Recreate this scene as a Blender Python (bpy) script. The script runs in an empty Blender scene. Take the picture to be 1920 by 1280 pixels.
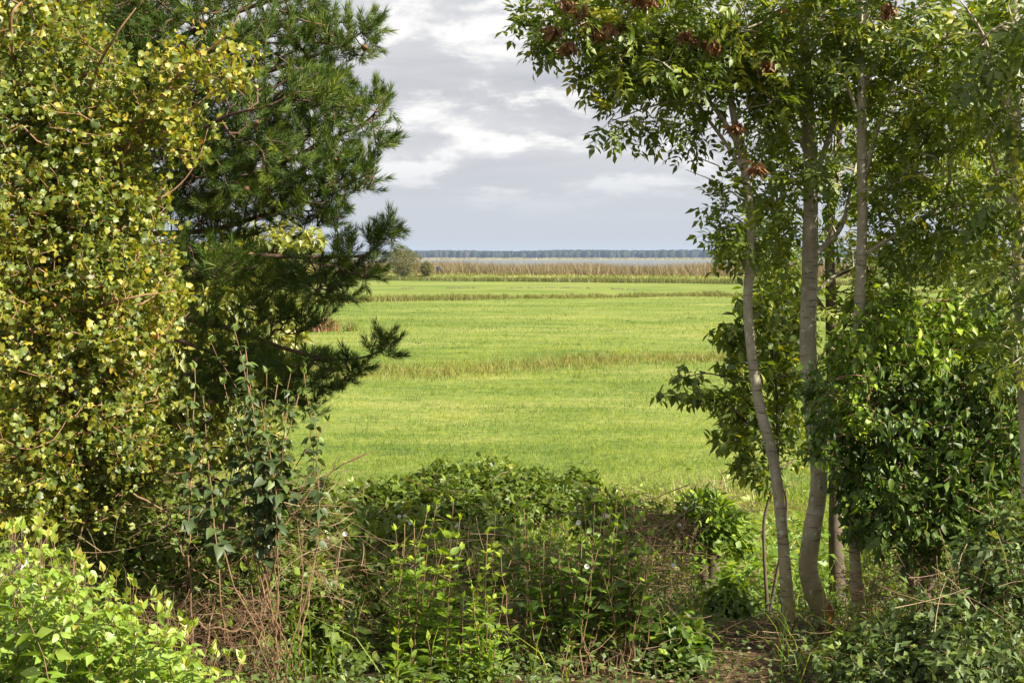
import bpy, math
import numpy as np
from mathutils import Matrix, Vector

# ------------------------------------------------------------------ camera, world, sun, exposure
scene = bpy.context.scene
F = 2667.0            # focal length in photograph pixels (50 mm on a 36 mm wide frame of 1920)
HZ = 484.0            # row of the horizon in the photograph
ZC = 1.7              # eye height
cam_d = bpy.data.cameras.new('camera')
cam_d.lens = 50.0
cam_d.sensor_width = 36.0
cam_d.shift_y = -(640.0 - HZ) / 1920.0
cam_d.clip_start = 0.1
cam_d.clip_end = 9000.0
cam = bpy.data.objects.new('camera', cam_d)
cam.location = (0, 0, ZC)
cam.rotation_euler = (math.radians(90), 0, 0)
scene.collection.objects.link(cam)
scene.camera = cam

SUN_AZ = math.radians(118.0)     # clockwise from the viewing direction (+Y): behind the camera, to the right
SUN_EL = math.radians(37.0)
to_sun = Vector((math.sin(SUN_AZ) * math.cos(SUN_EL), math.cos(SUN_AZ) * math.cos(SUN_EL), math.sin(SUN_EL)))

world = bpy.data.worlds.new('World')
scene.world = world
world.use_nodes = True
wn, wl = world.node_tree.nodes, world.node_tree.links
wn.clear()


def wmath(op, a, b=None, c=None, clamp=False):
    n = wn.new('ShaderNodeMath'); n.operation = op; n.use_clamp = clamp
    for i, v in enumerate((a, b, c)):
        if v is None:
            continue
        if isinstance(v, (int, float)):
            n.inputs[i].default_value = v
        else:
            wl.new(v, n.inputs[i])
    return n.outputs[0]


def wmix(fac, a, b):
    n = wn.new('ShaderNodeMix'); n.data_type = 'RGBA'
    for s, v in ((n.inputs[0], fac), (n.inputs[6], a), (n.inputs[7], b)):
        if isinstance(v, (int, float)):
            s.default_value = v
        elif isinstance(v, tuple):
            s.default_value = (*v, 1.0)
        else:
            wl.new(v, s)
    return n.outputs[2]


def wramp(x, lo, hi):
    n = wn.new('ShaderNodeMapRange'); n.interpolation_type = 'SMOOTHSTEP'
    wl.new(x, n.inputs[0])
    n.inputs[1].default_value = lo; n.inputs[2].default_value = hi
    return n.outputs[0]


tc = wn.new('ShaderNodeTexCoord')
sky = wn.new('ShaderNodeTexSky')
sky.sky_type = 'NISHITA'
sky.sun_disc = False
sky.sun_elevation = SUN_EL
sky.sun_rotation = SUN_AZ
sky.air_density = 1.2
sky.dust_density = 2.0
sep = wn.new('ShaderNodeSeparateXYZ'); wl.new(tc.outputs['Generated'], sep.inputs[0])
elev = wmath('MAXIMUM', sep.outputs[2], 0.0)
hgt = wmath('POWER', elev, 0.75)


def cloud_noise(dz, sxy, sz, detail, rough, dist, off):
    c = wn.new('ShaderNodeCombineXYZ')
    wl.new(wmath('MULTIPLY', sep.outputs[0], sxy), c.inputs[0])
    wl.new(wmath('MULTIPLY', sep.outputs[1], sxy), c.inputs[1])
    wl.new(wmath('ADD', wmath('MULTIPLY', wmath('ADD', hgt, dz), sz), off), c.inputs[2])
    n = wn.new('ShaderNodeTexNoise')
    n.inputs['Scale'].default_value = 1.0
    n.inputs['Detail'].default_value = detail
    n.inputs['Roughness'].default_value = rough
    n.inputs['Distortion'].default_value = dist
    wl.new(c.outputs[0], n.inputs['Vector'])
    return n.outputs[0]


SKY_S = 0.1
K = 0.40 / SKY_S        # cloud radiances below are written as the photograph's linear values at this exposure
n0 = cloud_noise(0.0, 11.0, 24.0, 10.0, 0.60, 0.25, 6.6)
n1 = cloud_noise(0.03, 11.0, 24.0, 10.0, 0.60, 0.25, 6.6)
nb = cloud_noise(0.0, 4.0, 24.0, 6.0, 0.55, 0.3, 9.6)       # long flat banks
lit_edge = wramp(wmath('SUBTRACT', n0, n1), -0.06, 0.12)
bank = wramp(nb, 0.30, 0.72)
puff = wramp(n0, 0.41, 0.58)
low = wramp(elev, 0.02, 0.085)
c_low = tuple(v * K for v in (0.62, 0.66, 0.72))
c_shade = tuple(v * K for v in (0.545, 0.56, 0.605))
c_mid = tuple(v * K for v in (0.73, 0.735, 0.76))
c_white = tuple(v * K for v in (1.08, 1.06, 1.04))
clouds = wmix(bank, c_mid, c_shade)
clouds = wmix(wmath('MULTIPLY', puff, wmath('ADD', wmath('MULTIPLY', lit_edge, 0.85), 0.15)), clouds, c_white)
veil = wmix(0.06, c_low, sky.outputs[0])
col = wmix(wmath('MULTIPLY', low, 0.94), veil, clouds)
bg = wn.new('ShaderNodeBackground'); bg.inputs[1].default_value = SKY_S
wl.new(col, bg.inputs[0])
wo = wn.new('ShaderNodeOutputWorld'); wl.new(bg.outputs[0], wo.inputs[0])

sun_d = bpy.data.lights.new('sun', 'SUN')
sun_d.energy = 5.0
sun_d.angle = math.radians(0.53)
sun_d.color = (1.0, 0.91, 0.74)
sun = bpy.data.objects.new('sun', sun_d)
sun.rotation_euler = to_sun.to_track_quat('Z', 'Y').to_euler()
sun.location = to_sun * 60
scene.collection.objects.link(sun)

vs = scene.view_settings
vs.view_transform = 'Standard'
vs.look = 'None'
vs.exposure = 1.3
vs.gamma = 1.0
vs.use_curve_mapping = False
scene.cycles.use_denoising = True
scene.cycles.max_bounces = 6
scene.cycles.diffuse_bounces = 4
scene.cycles.glossy_bounces = 2
scene.cycles.transmission_bounces = 4
scene.cycles.volume_bounces = 0
scene.cycles.sample_clamp_indirect = 4.0
scene.cycles.caustics_reflective = False
scene.cycles.caustics_refractive = False

# ------------------------------------------------------------------ helpers
rng = np.random.default_rng(20)
U = rng.uniform
COL = scene.collection


def at(px, py, Y):
    """a pixel of the photograph and a distance in metres -> a point of the place"""
    return np.array(((px - 960.0) / F * Y, Y, ZC - (py - HZ) / F * Y))


def nrm(v):
    return v / np.maximum(np.linalg.norm(v, axis=-1, keepdims=True), 1e-9)


def hash_noise(x, y, seed=0):
    x = np.asarray(x, float); y = np.asarray(y, float)
    xi = np.floor(x).astype(np.int64); yi = np.floor(y).astype(np.int64)
    fx = x - xi; fy = y - yi
    fx = fx * fx * (3 - 2 * fx); fy = fy * fy * (3 - 2 * fy)

    def h(a, b):
        n = (a * 374761393 + b * 668265263 + seed * 974711) & 0x7fffffff
        n = ((n ^ (n >> 13)) * 1274126177) & 0x7fffffff
        return ((n ^ (n >> 16)) & 0xffff) / 65535.0
    return (h(xi, yi) * (1 - fx) + h(xi + 1, yi) * fx) * (1 - fy) + (h(xi, yi + 1) * (1 - fx) + h(xi + 1, yi + 1) * fx) * fy


def belt(x, y):
    """metres behind the front edge of the reed belt"""
    return y - (241.0 - 0.63 * np.clip(x, -120, 120))


def gz(x, y):
    x = np.asarray(x, float); y = np.asarray(y, float)
    z = np.interp(y, [-40, 4, 8, 14, 20, 24, 3000, 3300, 3380, 4300], [0.6, 0.0, -0.45, -1.3, -2.12, -2.3, -2.3, -3.6, -1.6, 1.0])
    near = np.clip((30 - y) / 10, 0, 1)
    z = z + near * (hash_noise(x * 1.1 + 5, y * 1.1) - 0.5) * 0.16
    mid = np.clip((y - 22) / 8, 0, 1) * np.clip((240 - y) / 40, 0, 1)
    z = z + mid * (hash_noise(x * 0.12, y * 0.08, 3) - 0.5) * 0.22
    b = belt(x, y)
    z = z + 0.95 * np.exp(-((b - 22) / 7.0) ** 2)                                # low dike behind the front reeds
    z = np.where((b > 75) & (y < 3200), np.maximum(z - (b - 75) * 0.06, -4.2), z)  # lake bed
    return z


def link(o, parent=None):
    COL.objects.link(o)
    if parent is not None:
        o.parent = parent
    return o


def thing(name, label, cat, base=(0, 0, 0), group=None):
    o = bpy.data.objects.new(name, None)
    o.empty_display_size = 0.2
    o.location = base
    o['label'] = label
    o['category'] = cat
    if group:
        o['group'] = group
    return link(o)


def mesh_from(name, V, T, mats, rnd=None, quads=False, smooth=True, midx=None):
    k = 4 if quads else 3
    me = bpy.data.meshes.new(name)
    V = np.ascontiguousarray(V, np.float32); T = np.ascontiguousarray(T, np.int32)
    me.vertices.add(len(V)); me.vertices.foreach_set('co', V.ravel())
    me.loops.add(T.size); me.loops.foreach_set('vertex_index', T.ravel())
    me.polygons.add(len(T))
    me.polygons.foreach_set('loop_start', np.arange(0, T.size, k, dtype=np.int32))
    if rnd is not None:
        a = me.attributes.new('rnd', 'FLOAT', 'POINT')
        a.data.foreach_set('value', np.ascontiguousarray(rnd, np.float32))
    for m in (mats if isinstance(mats, (list, tuple)) else [mats]):
        me.materials.append(m)
    if midx is not None:
        me.polygons.foreach_set('material_index', np.ascontiguousarray(midx, np.int32))
    me.update(calc_edges=True)
    if not smooth:
        me.polygons.foreach_set('use_smooth', np.zeros(len(T), bool))
    return me


def obj(name, V, T, mat, parent=None, rnd=None, quads=False, kind=None, label=None, cat=None, group=None, smooth=True, midx=None):
    if parent is not None:
        off = np.array(parent.location)
        p = parent.parent
        while p is not None:
            off = off + np.array(p.location); p = p.parent
        V = np.asarray(V) - off
    o = bpy.data.objects.new(name, mesh_from(name, V, T, mat, rnd, quads, smooth, midx))
    if kind:
        o['kind'] = kind
    if label:
        o['label'] = label
    if cat:
        o['category'] = cat
    if group:
        o['group'] = group
    return link(o, parent)


# ---- materials
def new_mat(name):
    m = bpy.data.materials.new(name)
    m.use_nodes = True
    m.node_tree.nodes.clear()
    return m, m.node_tree.nodes, m.node_tree.links


def ramp_node(N, stops):
    r = N.new('ShaderNodeValToRGB')
    e = r.color_ramp.elements
    while len(e) > 1:
        e.remove(e[-1])
    e[0].position = stops[0][0]; e[0].color = (*stops[0][1], 1)
    for p, c in stops[1:]:
        x = e.new(p); x.color = (*c, 1)
    return r


def leaf_mat(name, stops, trans=0.4, gloss=0.06, rough=0.35, tint=(1.25, 1.15, 0.5), patch=None):
    """stops: ramp over the per-leaf random value; trans: share of light passing through the leaf"""
    m, N, L = new_mat(name)
    a = N.new('ShaderNodeAttribute'); a.attribute_name = 'rnd'
    fac = a.outputs['Fac']
    if patch:
        g = N.new('ShaderNodeNewGeometry')
        nz = N.new('ShaderNodeTexNoise'); nz.inputs['Scale'].default_value = patch[0]; nz.inputs['Detail'].default_value = 3
        L.new(g.outputs['Position'], nz.inputs['Vector'])
        s = N.new('ShaderNodeMath'); s.operation = 'MULTIPLY_ADD'
        L.new(nz.outputs[0], s.inputs[0]); s.inputs[1].default_value = patch[1]; L.new(fac, s.inputs[2])
        s2 = N.new('ShaderNodeMath'); s2.operation = 'SUBTRACT'; L.new(s.outputs[0], s2.inputs[0]); s2.inputs[1].default_value = patch[1] * 0.5
        fac = s2.outputs[0]
    r = ramp_node(N, [(p_, (c_[0], c_[1], c_[2] * (.6 if c_[1] > c_[0] * .85 and c_[1] < .7 else 1))) for p_, c_ in stops])
    L.new(fac, r.inputs[0])
    d = N.new('ShaderNodeBsdfDiffuse'); L.new(r.outputs[0], d.inputs[0])
    t = N.new('ShaderNodeBsdfTranslucent')
    mul = N.new('ShaderNodeMix'); mul.data_type = 'RGBA'; mul.blend_type = 'MULTIPLY'; mul.inputs[0].default_value = 1.0
    L.new(r.outputs[0], mul.inputs[6]); mul.inputs[7].default_value = (*tint, 1)
    L.new(mul.outputs[2], t.inputs[0])
    mx = N.new('ShaderNodeMixShader'); mx.inputs[0].default_value = trans
    L.new(d.outputs[0], mx.inputs[1]); L.new(t.outputs[0], mx.inputs[2])
    g2 = N.new('ShaderNodeBsdfGlossy'); g2.inputs['Roughness'].default_value = rough
    g2.inputs[0].default_value = (1, 1, 1, 1)
    mx2 = N.new('ShaderNodeMixShader'); mx2.inputs[0].default_value = gloss
    L.new(mx.outputs[0], mx2.inputs[1]); L.new(g2.outputs[0], mx2.inputs[2])
    o = N.new('ShaderNodeOutputMaterial'); L.new(mx2.outputs[0], o.inputs[0])
    return m


def bark_mat(name, stops, scale=(14, 14, 30), rough=0.85, bump=0.4, low=None, marks=False):
    m, N, L = new_mat(name)
    tcn = N.new('ShaderNodeTexCoord')
    mp = N.new('ShaderNodeMapping'); mp.inputs['Scale'].default_value = scale
    L.new(tcn.outputs['Object'], mp.inputs[0])
    nz = N.new('ShaderNodeTexNoise'); nz.inputs['Scale'].default_value = 1.0; nz.inputs['Detail'].default_value = 8; nz.inputs['Roughness'].default_value = 0.65
    L.new(mp.outputs[0], nz.inputs['Vector'])
    r = ramp_node(N, stops); L.new(nz.outputs[0], r.inputs[0])
    colr = r.outputs[0]
    if low:      # algae towards the foot of the trunk
        s = N.new('ShaderNodeSeparateXYZ'); L.new(tcn.outputs['Object'], s.inputs[0])
        ad = N.new('ShaderNodeMath'); ad.operation = 'MULTIPLY_ADD'
        L.new(nz.outputs[0], ad.inputs[0]); ad.inputs[1].default_value = 0.7; L.new(s.outputs[2], ad.inputs[2])
        mr = N.new('ShaderNodeMapRange'); L.new(ad.outputs[0], mr.inputs[0])
        mr.inputs[1].default_value = low[1] + 0.8; mr.inputs[2].default_value = 0.3
        mr.inputs[3].default_value = 0.0; mr.inputs[4].default_value = 0.8
        mm = N.new('ShaderNodeMix'); mm.data_type = 'RGBA'
        L.new(mr.outputs[0], mm.inputs[0]); L.new(colr, mm.inputs[6]); mm.inputs[7].default_value = (*low[0], 1)
        colr = mm.outputs[2]
    if marks:    # short cross marks and pale lichen spots
        for sc_, lo_, hi_, tint_ in (((9, 9, 70), .60, .68, (.10, .075, .05)), ((26, 26, 20), .61, .66, (.55, .54, .46))):
            mp2 = N.new('ShaderNodeMapping'); mp2.inputs['Scale'].default_value = sc_; L.new(tcn.outputs['Object'], mp2.inputs[0])
            n2 = N.new('ShaderNodeTexNoise'); n2.inputs['Scale'].default_value = 1; n2.inputs['Detail'].default_value = 3; L.new(mp2.outputs[0], n2.inputs['Vector'])
            r2_ = N.new('ShaderNodeMapRange'); L.new(n2.outputs[0], r2_.inputs[0])
            r2_.inputs[1].default_value = lo_; r2_.inputs[2].default_value = hi_; r2_.inputs[4].default_value = .75
            m2 = N.new('ShaderNodeMix'); m2.data_type = 'RGBA'; L.new(r2_.outputs[0], m2.inputs[0]); L.new(colr, m2.inputs[6]); m2.inputs[7].default_value = (*tint_, 1)
            colr = m2.outputs[2]
    b = N.new('ShaderNodeBsdfPrincipled'); b.inputs['Roughness'].default_value = rough
    b.inputs['Specular IOR Level'].default_value = 0.25
    L.new(colr, b.inputs['Base Color'])
    bp = N.new('ShaderNodeBump'); bp.inputs['Strength'].default_value = bump; bp.inputs['Distance'].default_value = 0.006
    L.new(nz.outputs[0], bp.inputs['Height']); L.new(bp.outputs[0], b.inputs['Normal'])
    o = N.new('ShaderNodeOutputMaterial'); L.new(b.outputs[0], o.inputs[0])
    return m


# ---- leaf shapes: length 1 along +Y from the stalk, X across, Z is the upper side
def strip_leaf(ys, ws, fold=0.25, droop=0.25, wave=0.0):
    V = []; T = []
    for i, (y, w) in enumerate(zip(ys, ws)):
        z = -droop * y * y
        V.append((-w, y, z + fold * w + wave * math.sin(i * 2.1))); V.append((0, y, z)); V.append((w, y, z + fold * w - wave * math.sin(i * 2.1)))
    for i in range(len(ys) - 1):
        a = i * 3; b = a + 3
        for s in (0, 1):
            q = (a + s, a + s + 1, b + s + 1, b + s)
            if ws[i] > 0.004:
                T.append((q[0], q[1], q[2])) if ws[i + 1] > 0.004 or s == 0 else T.append((q[0], q[1], q[3] if s == 0 else q[2]))
                if ws[i + 1] > 0.004:
                    T.append((q[0], q[2], q[3]))
                elif s == 1:
                    pass
            else:
                T.append((q[0], q[2], q[3]))
    return np.array(V, float), np.array(T, int)


OVATE = [strip_leaf([0, .12, .38, .68, 1], [0, .17, .29, .19, 0], .22, .18), strip_leaf([0, .12, .38, .68, 1], [0, .16, .27, .18, 0], .4, .42),
         strip_leaf([0, .14, .4, .7, 1], [0, .18, .30, .2, 0], .1, .05, .02)]
ROUND = [strip_leaf([0, .1, .35, .65, 1], [0, .27, .40, .27, 0], .18, .15), strip_leaf([0, .1, .35, .65, 1], [0, .25, .37, .25, 0], .35, .38)]
LANCE = [strip_leaf([0, .3, .65, 1], [0, .13, .11, 0], .3, .25), strip_leaf([0, .3, .65, 1], [0, .12, .10, 0], .2, .55)]
SMALL = [strip_leaf([0, .45, 1], [0, .24, 0], .25, .2), strip_leaf([0, .45, 1], [0, .21, 0], .5, .35)]


LITE = [strip_leaf([0, .4, 1], [0, .27, 0], .25, .2), strip_leaf([0, .42, 1], [0, .25, 0], .45, .4), strip_leaf([0, .35, 1], [0, .31, 0], .15, .1)]
SHOOTLEAF = [strip_leaf([0, .3, .65, 1], [0, .18, .15, 0], .3, .25), strip_leaf([0, .3, .65, 1], [0, .17, .14, 0], .2, .6), OVATE[0]]


def maple_leaf(fold, droop):
    pts = [(0, 0), (-.46, .2), (-.3, .45), (-.5, .68), (-.1, .95), (.12, .98), (.5, .62), (.3, .4), (.46, .16)]
    V = [(x, y, fold * abs(x) - droop * (y * y + x * x)) for x, y in pts]
    T = [(0, 1, 2), (0, 2, 7), (2, 3, 4), (2, 4, 5), (2, 5, 7), (5, 6, 7), (0, 7, 8)]
    return np.array(V, float), np.array(T, int)


MAPLE = [maple_leaf(.3, .25), maple_leaf(.6, .45), maple_leaf(-.25, .5), maple_leaf(.8, .1)]


def merge(parts):
    V = []; T = []; n = 0
    for v, t in parts:
        V.append(v); T.append(t + n); n += len(v)
    return np.concatenate(V), np.concatenate(T)


def place(tpl, s, pos, ang, tilt=0.0, roll=0.0):
    v, t = tpl
    R = Matrix.Rotation(ang, 3, 'Z') @ Matrix.Rotation(tilt, 3, 'X') @ Matrix.Rotation(roll, 3, 'Y')
    return v * s @ np.array(R).T + np.array(pos), t


def compound(pairs, droop, seed, lw=1.0):
    """an ash leaf: paired leaflets along a drooping stalk, length 1"""
    r = np.random.default_rng(seed); parts = []
    sv = []; st = []
    for i in range(5):
        y = i / 4.0
        sv += [(-.006, y * .85, -droop * y * y), (.006, y * .85, -droop * y * y)]
    for i in range(4):
        a = i * 2; st += [(a, a + 1, a + 3), (a, a + 3, a + 2)]
    parts.append((np.array(sv, float), np.array(st, int)))
    for k in range(pairs):
        y = .28 + .5 * k / max(pairs - 1, 1); z = -droop * y * y / .7
        for s in (-1, 1):
            v, t = SMALL[0] if r.random() < .6 else LANCE[0]
            parts.append(place((v, t), (.33 - .03 * abs(k - 1)) * lw, (0, y, z), s * -(1.05 + r.uniform(-.2, .2)), r.uniform(-.5, .1), r.uniform(-.4, .4)))
    parts.append(place(SMALL[0], .36 * lw, (0, .84, -droop * .72), 0, -droop))
    return merge(parts)


ASH = [compound(4, .25, 1), compound(4, .5, 2), compound(3, .15, 3), compound(5, .4, 4)]


def trifoliate(seed):
    r = np.random.default_rng(seed)
    sv = np.array([(-.008, 0, 0), (.008, 0, 0), (.008, .45, -.02), (-.008, .45, -.02)], float)
    parts = [(sv, np.array([(0, 1, 2), (0, 2, 3)]))]
    parts.append(place(LITE[0], .62, (0, .42, -.02), 0, -.15))
    for s in (-1, 1):
        parts.append(place(LITE[0], .52, (0, .40, -.02), s * -1.15, r.uniform(-.3, 0), r.uniform(-.2, .2)))
    return merge(parts)


BRAMBLE = [trifoliate(1), trifoliate(2)]


def needle_shoot(seed, n=74, L=0.058, axis=0.11):
    """a pine shoot of unit 1 = 1 m: needles in a brush along +Y"""
    r = np.random.default_rng(seed)
    t = r.uniform(0, 1, n) ** .8
    a = r.uniform(0, 2 * math.pi, n)
    open_ = .28 + .75 * (1 - t) + r.uniform(-.1, .12, n)
    d = np.stack([np.sin(open_) * np.cos(a), np.cos(open_), np.sin(open_) * np.sin(a)], 1)
    p = np.stack([.004 * np.cos(a), t * axis, .004 * np.sin(a)], 1)
    ln = L * r.uniform(.75, 1.15, n)
    side = nrm(np.cross(d, r.normal(size=(n, 3)))) * .0019
    tip = p + d * ln[:, None]
    V = np.stack([p - side, p + side, tip], 1).reshape(-1, 3)
    return V, np.arange(n * 3).reshape(-1, 3)


SHOOT = [needle_shoot(i) for i in range(5)]


def frames(d, up):
    d = nrm(d)
    z = nrm(up - (up * d).sum(-1, keepdims=True) * d)
    x = np.cross(d, z)
    return np.stack([x, d, z], -1)      # columns


def scatter(name, tpls, pos, d, up, size, mat, parent=None, rnd=None, singles=0, single_name='leaf', kind='stuff', label=None, cat=None, wid=None):
    """copies of leaf shapes: the nearest in the picture as objects of their own, the rest as one part"""
    n = len(pos)
    M = frames(d, up) * np.asarray(size).reshape(-1, 1, 1)
    if wid is not None:
        M[:, :, 0] *= np.asarray(wid).reshape(-1, 1)
    rnd = rng.random(n) if rnd is None else np.asarray(rnd)
    k = rng.integers(0, len(tpls), n)
    single = np.zeros(n, bool)
    if singles and parent is not None:
        px = 960 + F * pos[:, 0] / pos[:, 1]; py = HZ + F * (ZC - pos[:, 2]) / pos[:, 1]
        inside = (px > 8) & (px < 1912) & (py > 8) & (py < 1272) & (pos[:, 1] > 1)
        key = np.where(inside, pos[:, 1], 1e9)
        # nearest in each small cell of the picture first
        cell = (px // 22).astype(int) * 1000 + (py // 22).astype(int)
        order = np.argsort(key); seen = set(); pick = []
        for i in order:
            if key[i] > 1e8 or len(pick) >= singles:
                break
            if cell[i] in seen:
                continue
            seen.add(cell[i]); pick.append(i)
        single[pick] = True
        base = np.array(parent.location)
        cache = {}
        for i in pick:
            q = int(rnd[i] * 8) if rnd[i] < 1 else 7
            kk = (int(k[i]), q)
            if kk not in cache:
                v, t = tpls[kk[0]]
                cache[kk] = mesh_from(single_name, v, t, mat, np.full(len(v), (q + .5) / 8))
            o = bpy.data.objects.new(single_name, cache[kk])
            m4 = np.eye(4); m4[:3, :3] = M[i]; m4[:3, 3] = pos[i] - base
            o.parent = parent
            o.matrix_basis = Matrix(m4.tolist())
            COL.objects.link(o)
    Vs = []; Ts = []; Rs = []; off = 0
    for j, (v, t) in enumerate(tpls):
        s = np.where((k == j) & ~single)[0]
        if len(s) == 0:
            continue
        W = np.einsum('nij,vj->nvi', M[s], v) + pos[s][:, None, :]
        Vs.append(W.reshape(-1, 3))
        Ts.append((t[None] + (np.arange(len(s)) * len(v))[:, None, None]).reshape(-1, 3) + off)
        Rs.append(np.repeat(rnd[s], len(v)))
        off += len(s) * len(v)
    if not Vs:
        return None
    return obj(name, np.concatenate(Vs), np.concatenate(Ts), mat, parent, np.concatenate(Rs), kind=kind, label=label, cat=cat)


def smooth_path(P, n):
    P = np.asarray(P, float)
    m = len(P)
    E = np.vstack([2 * P[0] - P[1], P, 2 * P[-1] - P[-2]])
    t = np.linspace(0, m - 1 - 1e-6, n)
    i = t.astype(int); f = (t - i)[:, None]
    p0, p1, p2, p3 = E[i], E[i + 1], E[i + 2], E[i + 3]
    return .5 * (2 * p1 + (p2 - p0) * f + (2 * p0 - 5 * p1 + 4 * p2 - p3) * f ** 2 + (3 * p1 - p0 - 3 * p2 + p3) * f ** 3)


def tube(P, R, sides=8, cap=True):
    P = np.asarray(P, float); R = np.asarray(R, float); n = len(P)
    d = nrm(np.gradient(P, axis=0))
    ref = np.array((1.0, 0, 0)) if abs(d[:, 0]).max() < .9 else np.array((0, 1.0, .1))
    u = nrm(ref - (d @ ref)[:, None] * d)
    w = np.cross(d, u)
    a = np.arange(sides) * 2 * math.pi / sides
    V = P[:, None] + R.reshape(n, -1, 1) * (np.cos(a)[None, :, None] * u[:, None] + np.sin(a)[None, :, None] * w[:, None])
    V = V.reshape(-1, 3)
    T = []
    i = np.arange(n - 1)[:, None] * sides; j = np.arange(sides)[None]; j2 = (j + 1) % sides
    a0, a1, b0, b1 = i + j, i + j2, i + sides + j, i + sides + j2
    T = np.concatenate([np.stack([a0, a1, b1], -1).reshape(-1, 3), np.stack([a0, b1, b0], -1).reshape(-1, 3)])
    if cap:
        V = np.vstack([V, P[-1:] + d[-1:] * R[-1].max() * .3]); c = len(V) - 1; e = (n - 1) * sides
        T = np.vstack([T, np.stack([e + np.arange(sides), e + (np.arange(sides) + 1) % sides, np.full(sides, c)], -1)])
    return V, T


def trunk_tube(P, R, n=40, sides=14, knots=0.06, seed=0):
    Q = smooth_path(P, n); t = np.linspace(0, 1, n)
    r = np.interp(t, np.linspace(0, 1, len(R)), R)
    r = r * (1 + .45 * np.exp(-t * 22)) if sides > 10 else r
    g = np.random.default_rng(seed)
    rr = r[:, None] * (1 + knots * .5 * (g.random((n, sides)) - .5) + knots * (np.sin(np.linspace(0, 17, n) + g.random() * 6) + np.sin(np.linspace(0, 31, n) + g.random() * 6))[:, None] * .3)
    return tube(Q, rr, sides), Q, r


def edge_tubes(p0, p1, r0, r1, sides=3):
    """many thin twig pieces at once"""
    d = nrm(p1 - p0)
    ref = np.where(np.abs(d[:, 2:3]) < .9, np.array([[0, 0, 1.0]]), np.array([[1.0, 0, 0]]))
    u = nrm(np.cross(d, ref)); w = np.cross(d, u)
    a = np.arange(sides) * 2 * math.pi / sides
    ring = np.cos(a)[None, :, None] * u[:, None] + np.sin(a)[None, :, None] * w[:, None]
    A = p0[:, None] + ring * r0[:, None, None]; B = p1[:, None] + ring * r1[:, None, None]
    V = np.concatenate([A, B], 1).reshape(-1, 3)
    j = np.arange(sides); j2 = (j + 1) % sides
    t = np.concatenate([np.stack([j, j2, sides + j2], -1), np.stack([j, sides + j2, sides + j], -1)])
    T = (t[None] + (np.arange(len(p0)) * 2 * sides)[:, None, None]).reshape(-1, 3)
    return V, T


def blob_points(blobs, dens):
    """blobs: (px, py, rx, ry, Y, depth[, weight]) -> points filling those ellipsoids"""
    out = []
    for b in blobs:
        px, py, rx, ry, Y, dep = b[:6]
        wgt = b[6] if len(b) > 6 else 1.0
        n = max(3, int(dens * wgt * rx * ry * Y * Y / F / F * 1e3 / 10))
        q = rng.normal(size=(n, 3)); q = nrm(q) * (rng.random((n, 1)) ** .42) * np.where(rng.random((n, 1)) < .16, rng.uniform(1.0, 1.4, (n, 1)), 1.0)
        c = at(px, py, Y)
        out.append(c + q * np.array((rx * Y / F, dep, ry * Y / F)))
    return np.concatenate(out)


def grow(base, att, step=.14, up_pen=.5, wobble=.15):
    """branches from the points of base (trunk and limbs) to every point of att; returns nodes, parents"""
    nb = len(base)
    cap = nb + len(att) * 14
    P = np.zeros((cap, 3)); par = np.full(cap, -1); dr = np.zeros((cap, 3))
    P[:nb] = base; n = nb
    dist0 = np.array([np.min(np.linalg.norm(base - a, axis=1)) for a in att])
    for a in att[np.argsort(dist0)]:
        v = a - P[:n]
        L = np.linalg.norm(v, axis=1)
        cost = L * (1 + up_pen * np.clip(-v[:, 2] / np.maximum(L, 1e-6), 0, 1)) + np.where(np.arange(n) < nb, 0.0, .04)
        align = (v * dr[:n]).sum(1) / np.maximum(L, 1e-6)
        cost *= 1.25 - .35 * align
        j = int(np.argmin(cost))
        k = max(1, min(13, int(math.ceil(L[j] / step))))
        p0 = P[j]; d0 = dr[j] if j >= nb else nrm(a - p0)
        c = p0 + (d0 * .6 + nrm(a - p0) * .4) * L[j] * .5 + rng.normal(size=3) * wobble * L[j] * .4
        last = j
        for i in range(1, k + 1):
            t = i / k
            q = (1 - t) ** 2 * p0 + 2 * t * (1 - t) * c + t * t * a
            P[n] = q; par[n] = last; dr[n] = nrm(q - P[last])
            last = n; n += 1
    return P[:n], par[:n], dr[:n], nb


def wood(P, par, nb, r_tip, power=.42, rmax=.05):
    n = len(P)
    cnt = np.zeros(n); child = np.zeros(n, bool); child[par[nb:]] = True
    cnt[nb:][~child[nb:]] = 1
    for i in range(n - 1, nb - 1, -1):
        if par[i] >= nb:
            cnt[par[i]] += cnt[i]
    r = np.minimum(r_tip * np.maximum(cnt, 1) ** power, rmax)
    i = np.arange(nb, n)
    pr = np.where(par[i] >= nb, r[np.maximum(par[i], 0)], r[i])
    return edge_tubes(P[par[i]], P[i], np.minimum(pr, r[i] * 1.6), r[i]), r, cnt, child


def leaf_sites(P, par, dr, nb, cnt, per, maxcnt, jitter=.02):
    i = np.arange(nb, len(P)); i = i[cnt[i] <= maxcnt]
    i = np.repeat(i, per)
    t = rng.random((len(i), 1))
    pos = P[par[i]] * (1 - t) + P[i] * t + rng.normal(size=(len(i), 3)) * jitter
    return pos, dr[i], i


UP = np.array((0, 0, 1.0))


def leaf_dirs(tw, out=.9, along=.55, droop=.3, messy=.45):
    n = len(tw)
    rad = nrm(np.cross(tw, nrm(rng.normal(size=(n, 3)))))
    d = nrm(tw * along + rad * out - UP * droop)
    up = UP + rng.normal(size=(n, 3)) * messy
    return d, up


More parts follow.
